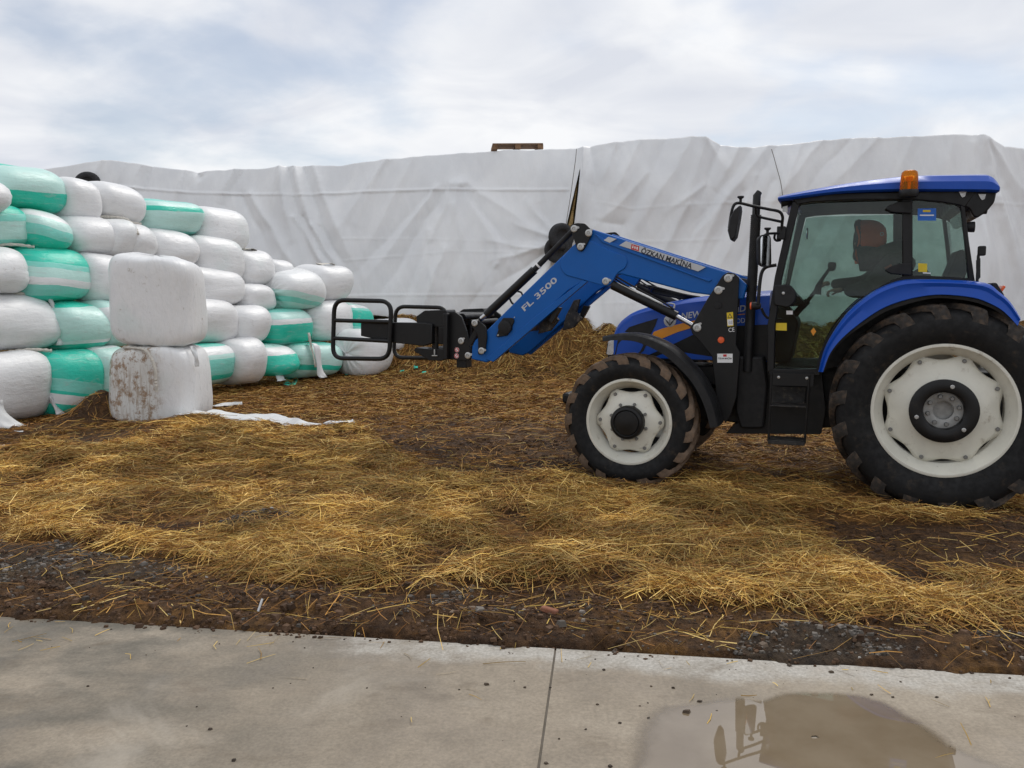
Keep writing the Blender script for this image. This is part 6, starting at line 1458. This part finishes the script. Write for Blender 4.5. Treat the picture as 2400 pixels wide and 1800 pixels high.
# clamp ram lying across
mb = MB(); c_ = LP(1090, 745, .3); mb.tube([(c_[0], -.40, c_[1] + .01), (c_[0], .36, c_[1] + .01)], .035, 14); mb.tube([(c_[0] - .06, -.40, c_[1] - .05), (c_[0] - .06, .30, c_[1] - .05)], .03, 14); mb.build('clamp_ram', m_black, cl)
mb = MB(); c_ = LP(1085, 850, .45); mb.box((c_[0], .42, c_[1]), (.11, .14, .10)); mb.build('stand_foot', m_black, cl, bevel=.006)
# ================================================================== DRIVER
m_jacket = simple('dark_work_jacket', (.050, .054, .046), .85, vary=.25, scale=9); m_skin = simple('skin', (.42, .25, .17), .55, vary=.08); m_hood = simple('red_orange_hood', (.90, .15, .05), .8, vary=.12, scale=9)
m_trs = simple('dark_trousers', (.022, .026, .034), .9, vary=.2); m_vest = simple('orange_trim', (.55, .10, .03), .8)
drv = empty('person', tuple(TR_O), (0, 0, TR_ROT)); tag(drv, 'driver in dark hooded jacket with red hood, leaning forward at the controls', 'person')
def skin_mesh(name, joints, edges, root, mat, parent, sub=2):
    me = bpy.data.meshes.new(name); me.from_pydata([j[0] for j in joints], edges, []); o = link(name, me, parent)
    me.materials.append(mat); m = o.modifiers.new('skin', 'SKIN'); m.use_smooth_shade = True
    for i, j in enumerate(joints):
        r_ = j[1]; me.skin_vertices[0].data[i].radius = r_ if isinstance(r_, tuple) else (r_, r_)
        me.skin_vertices[0].data[i].use_root = (i == root)
    s = o.modifiers.new('smooth', 'SUBSURF'); s.levels = sub; s.render_levels = sub
    return o
sx, sz = .28, 1.41
# one continuous body, seat to head, leaning forward (+x)
hp = L3(1962, 680, .33)
J = [((sx - .10, 0, sz + .13), (.22, .22)), ((sx - .07, 0, sz + .30), (.27, .24)), ((sx + .02, 0, sz + .46), (.28, .24)), ((sx + .13, 0, sz + .60), (.19, .17)), ((sx + .22, 0, sz + .665), (.09, .09)), ((sx + .28, 0, sz + .72), (.088, .095)), ((sx + .30, 0, sz + .80), (.080, .092)), ((sx + .30, 0, sz + .86), (.055, .06)),
     ((sx + .10, .23, sz + .54), .115), ((sx + .27, .31, sz + .34), .090), ((hp[0] - .12, .33, hp[2] - .01), .062), ((hp[0] - .05, .33, hp[2]), .040),
     ((sx + .10, -.23, sz + .54), .115), ((sx + .30, -.30, sz + .38), .090), ((sx + .53, -.16, sz + .38), .062), ((sx + .60, -.13, sz + .39), .040),
     ((sx + .04, .10, sz + .09), .105), ((sx + .44, .15, sz + .08), .078), ((sx + .50, .15, sz - .26), .055), ((sx + .60, .15, sz - .33), .042),
     ((sx + .04, -.10, sz + .09), .105), ((sx + .44, -.15, sz + .08), .078), ((sx + .50, -.15, sz - .26), .055), ((sx + .60, -.15, sz - .33), .042)]
E = [(0, 1), (1, 2), (2, 3), (3, 4), (4, 5), (5, 6), (6, 7), (3, 8), (8, 9), (9, 10), (10, 11), (3, 12), (12, 13), (13, 14), (14, 15), (0, 16), (16, 17), (17, 18), (18, 19), (0, 20), (20, 21), (21, 22), (22, 23)]
body = skin_mesh('body', J, E, 0, m_jacket, drv)
hx, hz = sx + .295, sz + .775
# face: a skin coloured mask with nose, brow, mouth and ears, set into the hood
V = []; nu, nv = 20, 16
for i in range(nu):
    for j in range(nv):
        a = -1.35 + 2.7 * i / (nu - 1); t = -1 + 2 * j / (nv - 1)
        r_ = .094 * math.cos(t * 1.05) ** .6; x_ = r_ * math.cos(a) * 1.05; y_ = r_ * math.sin(a) * .82; z_ = .115 * t
        nose = .026 * math.exp(-(a / .17) ** 2 - ((t + .12) / .22) ** 2); eye = -.010 * (math.exp(-((abs(a) - .42) / .2) ** 2 - ((t - .12) / .12) ** 2)); lip = .007 * math.exp(-(a / .35) ** 2 - ((abs(t + .50) - .06) / .05) ** 2); chin = .012 * math.exp(-(a / .4) ** 2 - ((t + .85) / .2) ** 2)
        V.append((hx + x_ + nose + eye + lip + chin, y_, hz - .02 + z_))
face = link('face', mesh_np('face', np.array(V), grid_faces(nu, nv), m_skin, True), drv)
for s_ in (1, -1):
    mb = MB(); mb.lathe([(.0005, -.006), (.010, -.003), (.011, 0), (.006, .004), (.0005, .005)], (hx + .078, s_ * .034, hz - .006), 'X', 12); mb.build('eye', m_dark, face)
# hood standing up round the head, red lining outside at the back
V = []; nu, nv = 28, 18
for i in range(nu):
    for j in range(nv):
        a = 2 * math.pi * i / nu; t = j / (nv - 1); ph = t * 2.25
        x_ = -.150 * math.cos(ph) * .95 + .01; rr_ = .140 * math.sin(min(ph, 1.75)) ** .62 + .002
        yy_ = rr_ * math.sin(a); zz_ = rr_ * math.cos(a) * 1.12
        V.append((hx + x_ + .012 * math.sin(5 * a + 3 * t) * t, yy_, hz + .005 + zz_ - .05 * max(0, -math.cos(a)) * t))
hood_o = link('hood_cloth', mesh_np('hood_cloth', np.array(V), grid_faces(nu, nv, True), m_hood, True), drv); q = hood_o.modifiers.new('thickness', 'SOLIDIFY'); q.thickness = .012
V2 = []
for i in range(nu):
    for j in range(nv):
        a = 2 * math.pi * i / nu; t = j / (nv - 1); ph = .35 + t * 1.95
        rr_ = .132 * math.sin(min(ph, 1.7)) ** .75 + .002; f_ = max(0, -math.cos(a) + .25) / 1.25
        V2.append((hx - .145 * math.cos(ph) * .95 + .02 - .05 * f_, rr_ * math.sin(a) * (1 + .15 * f_), hz - .075 + rr_ * math.cos(a) * .70 - .10 * f_))
cowl = link('hood_lower', mesh_np('hood_lower', np.array(V2), grid_faces(nu, nv, True), m_jacket, True), drv); q = cowl.modifiers.new('thickness', 'SOLIDIFY'); q.thickness = .012
mb = MB(); P = [(hx + .085 + .012 * math.sin(3 * t), .120 * math.sin(t), hz + .01 + .140 * math.cos(t) - .03 * (math.cos(t) < 0)) for t in [i * 2 * math.pi / 24 for i in range(24)]]; mb.tube(P, .034, 8, closed=True); mb.build('hood_brim', m_jacket, drv)
mb = MB(); P = [(sx + .17 + .13 * math.cos(t), .155 * math.sin(t), sz + .645 - .05 * math.cos(t)) for t in [i * 2 * math.pi / 24 for i in range(24)]]; mb.tube(P, .075, 10, closed=True); mb.build('collar', m_jacket, drv)
mb = MB(); mb.lathe([(.016, 0), (.016, .004), (.010, .004), (.010, 0)], (hx - .10, .128, hz + .04), n=14); mb.build('hood_eyelet', m_silver, drv)
mb = MB(); mb.box((sx + .14, .338, sz + .52), (.06, .012, .03), Matrix.Rotation(R(30), 3, 'Y')); mb.build('sleeve_patch', m_vest, drv, bevel=.004)
# trousers and hands
def hand(cx, cy, cz, sgn, parent):
    Jh = [((cx, cy, cz), .032), ((cx + .045, cy, cz + .002), (.038, .020)), ((cx + .085, cy, cz), (.036, .016))]; Eh = [(0, 1), (1, 2)]
    for k, (dy, ln) in enumerate(((-.030, .062), (-.010, .072), (.010, .068), (.028, .052))):
        b_ = len(Jh); Jh += [((cx + .092, cy + dy, cz - .002), .0095), ((cx + .092 + ln * .45, cy + dy, cz - .012), .0090), ((cx + .092 + ln * .55, cy + dy, cz - .040), .0085), ((cx + .092 + ln * .35, cy + dy, cz - .058), .0075)]
        Eh += [(2, b_), (b_, b_ + 1), (b_ + 1, b_ + 2), (b_ + 2, b_ + 3)]
    b_ = len(Jh); Jh += [((cx + .040, cy - sgn * .040, cz - .008), .0115), ((cx + .070, cy - sgn * .052, cz - .024), .0100), ((cx + .092, cy - sgn * .046, cz - .042), .0085)]; Eh += [(1, b_), (b_, b_ + 1), (b_ + 1, b_ + 2)]
    return skin_mesh('hand', Jh, Eh, 0, m_skin, parent, 1)
hand(hp[0] - .05, .33, hp[2], 1, drv); hand(sx + .60, -.13, sz + .39, -1, drv)
for s_ in (1, -1):
    skin_mesh('trouser_leg', [((sx - .02, s_ * .10, sz + .10), .118), ((sx + .25, s_ * .13, sz + .095), .100), ((sx + .45, s_ * .15, sz + .075), .088), ((sx + .505, s_ * .15, sz - .27), .064)], [(0, 1), (1, 2), (2, 3)], 0, m_trs, drv)
    mb = MB(); mb.prism(rounded([(sx + .44, sz - .40), (sx + .44, sz - .30), (sx + .54, sz - .28), (sx + .70, sz - .35), (sx + .71, sz - .40)], .025), s_ * .15 - .045, s_ * .15 + .045); mb.build('boot', m_blackp, drv, bevel=.015)
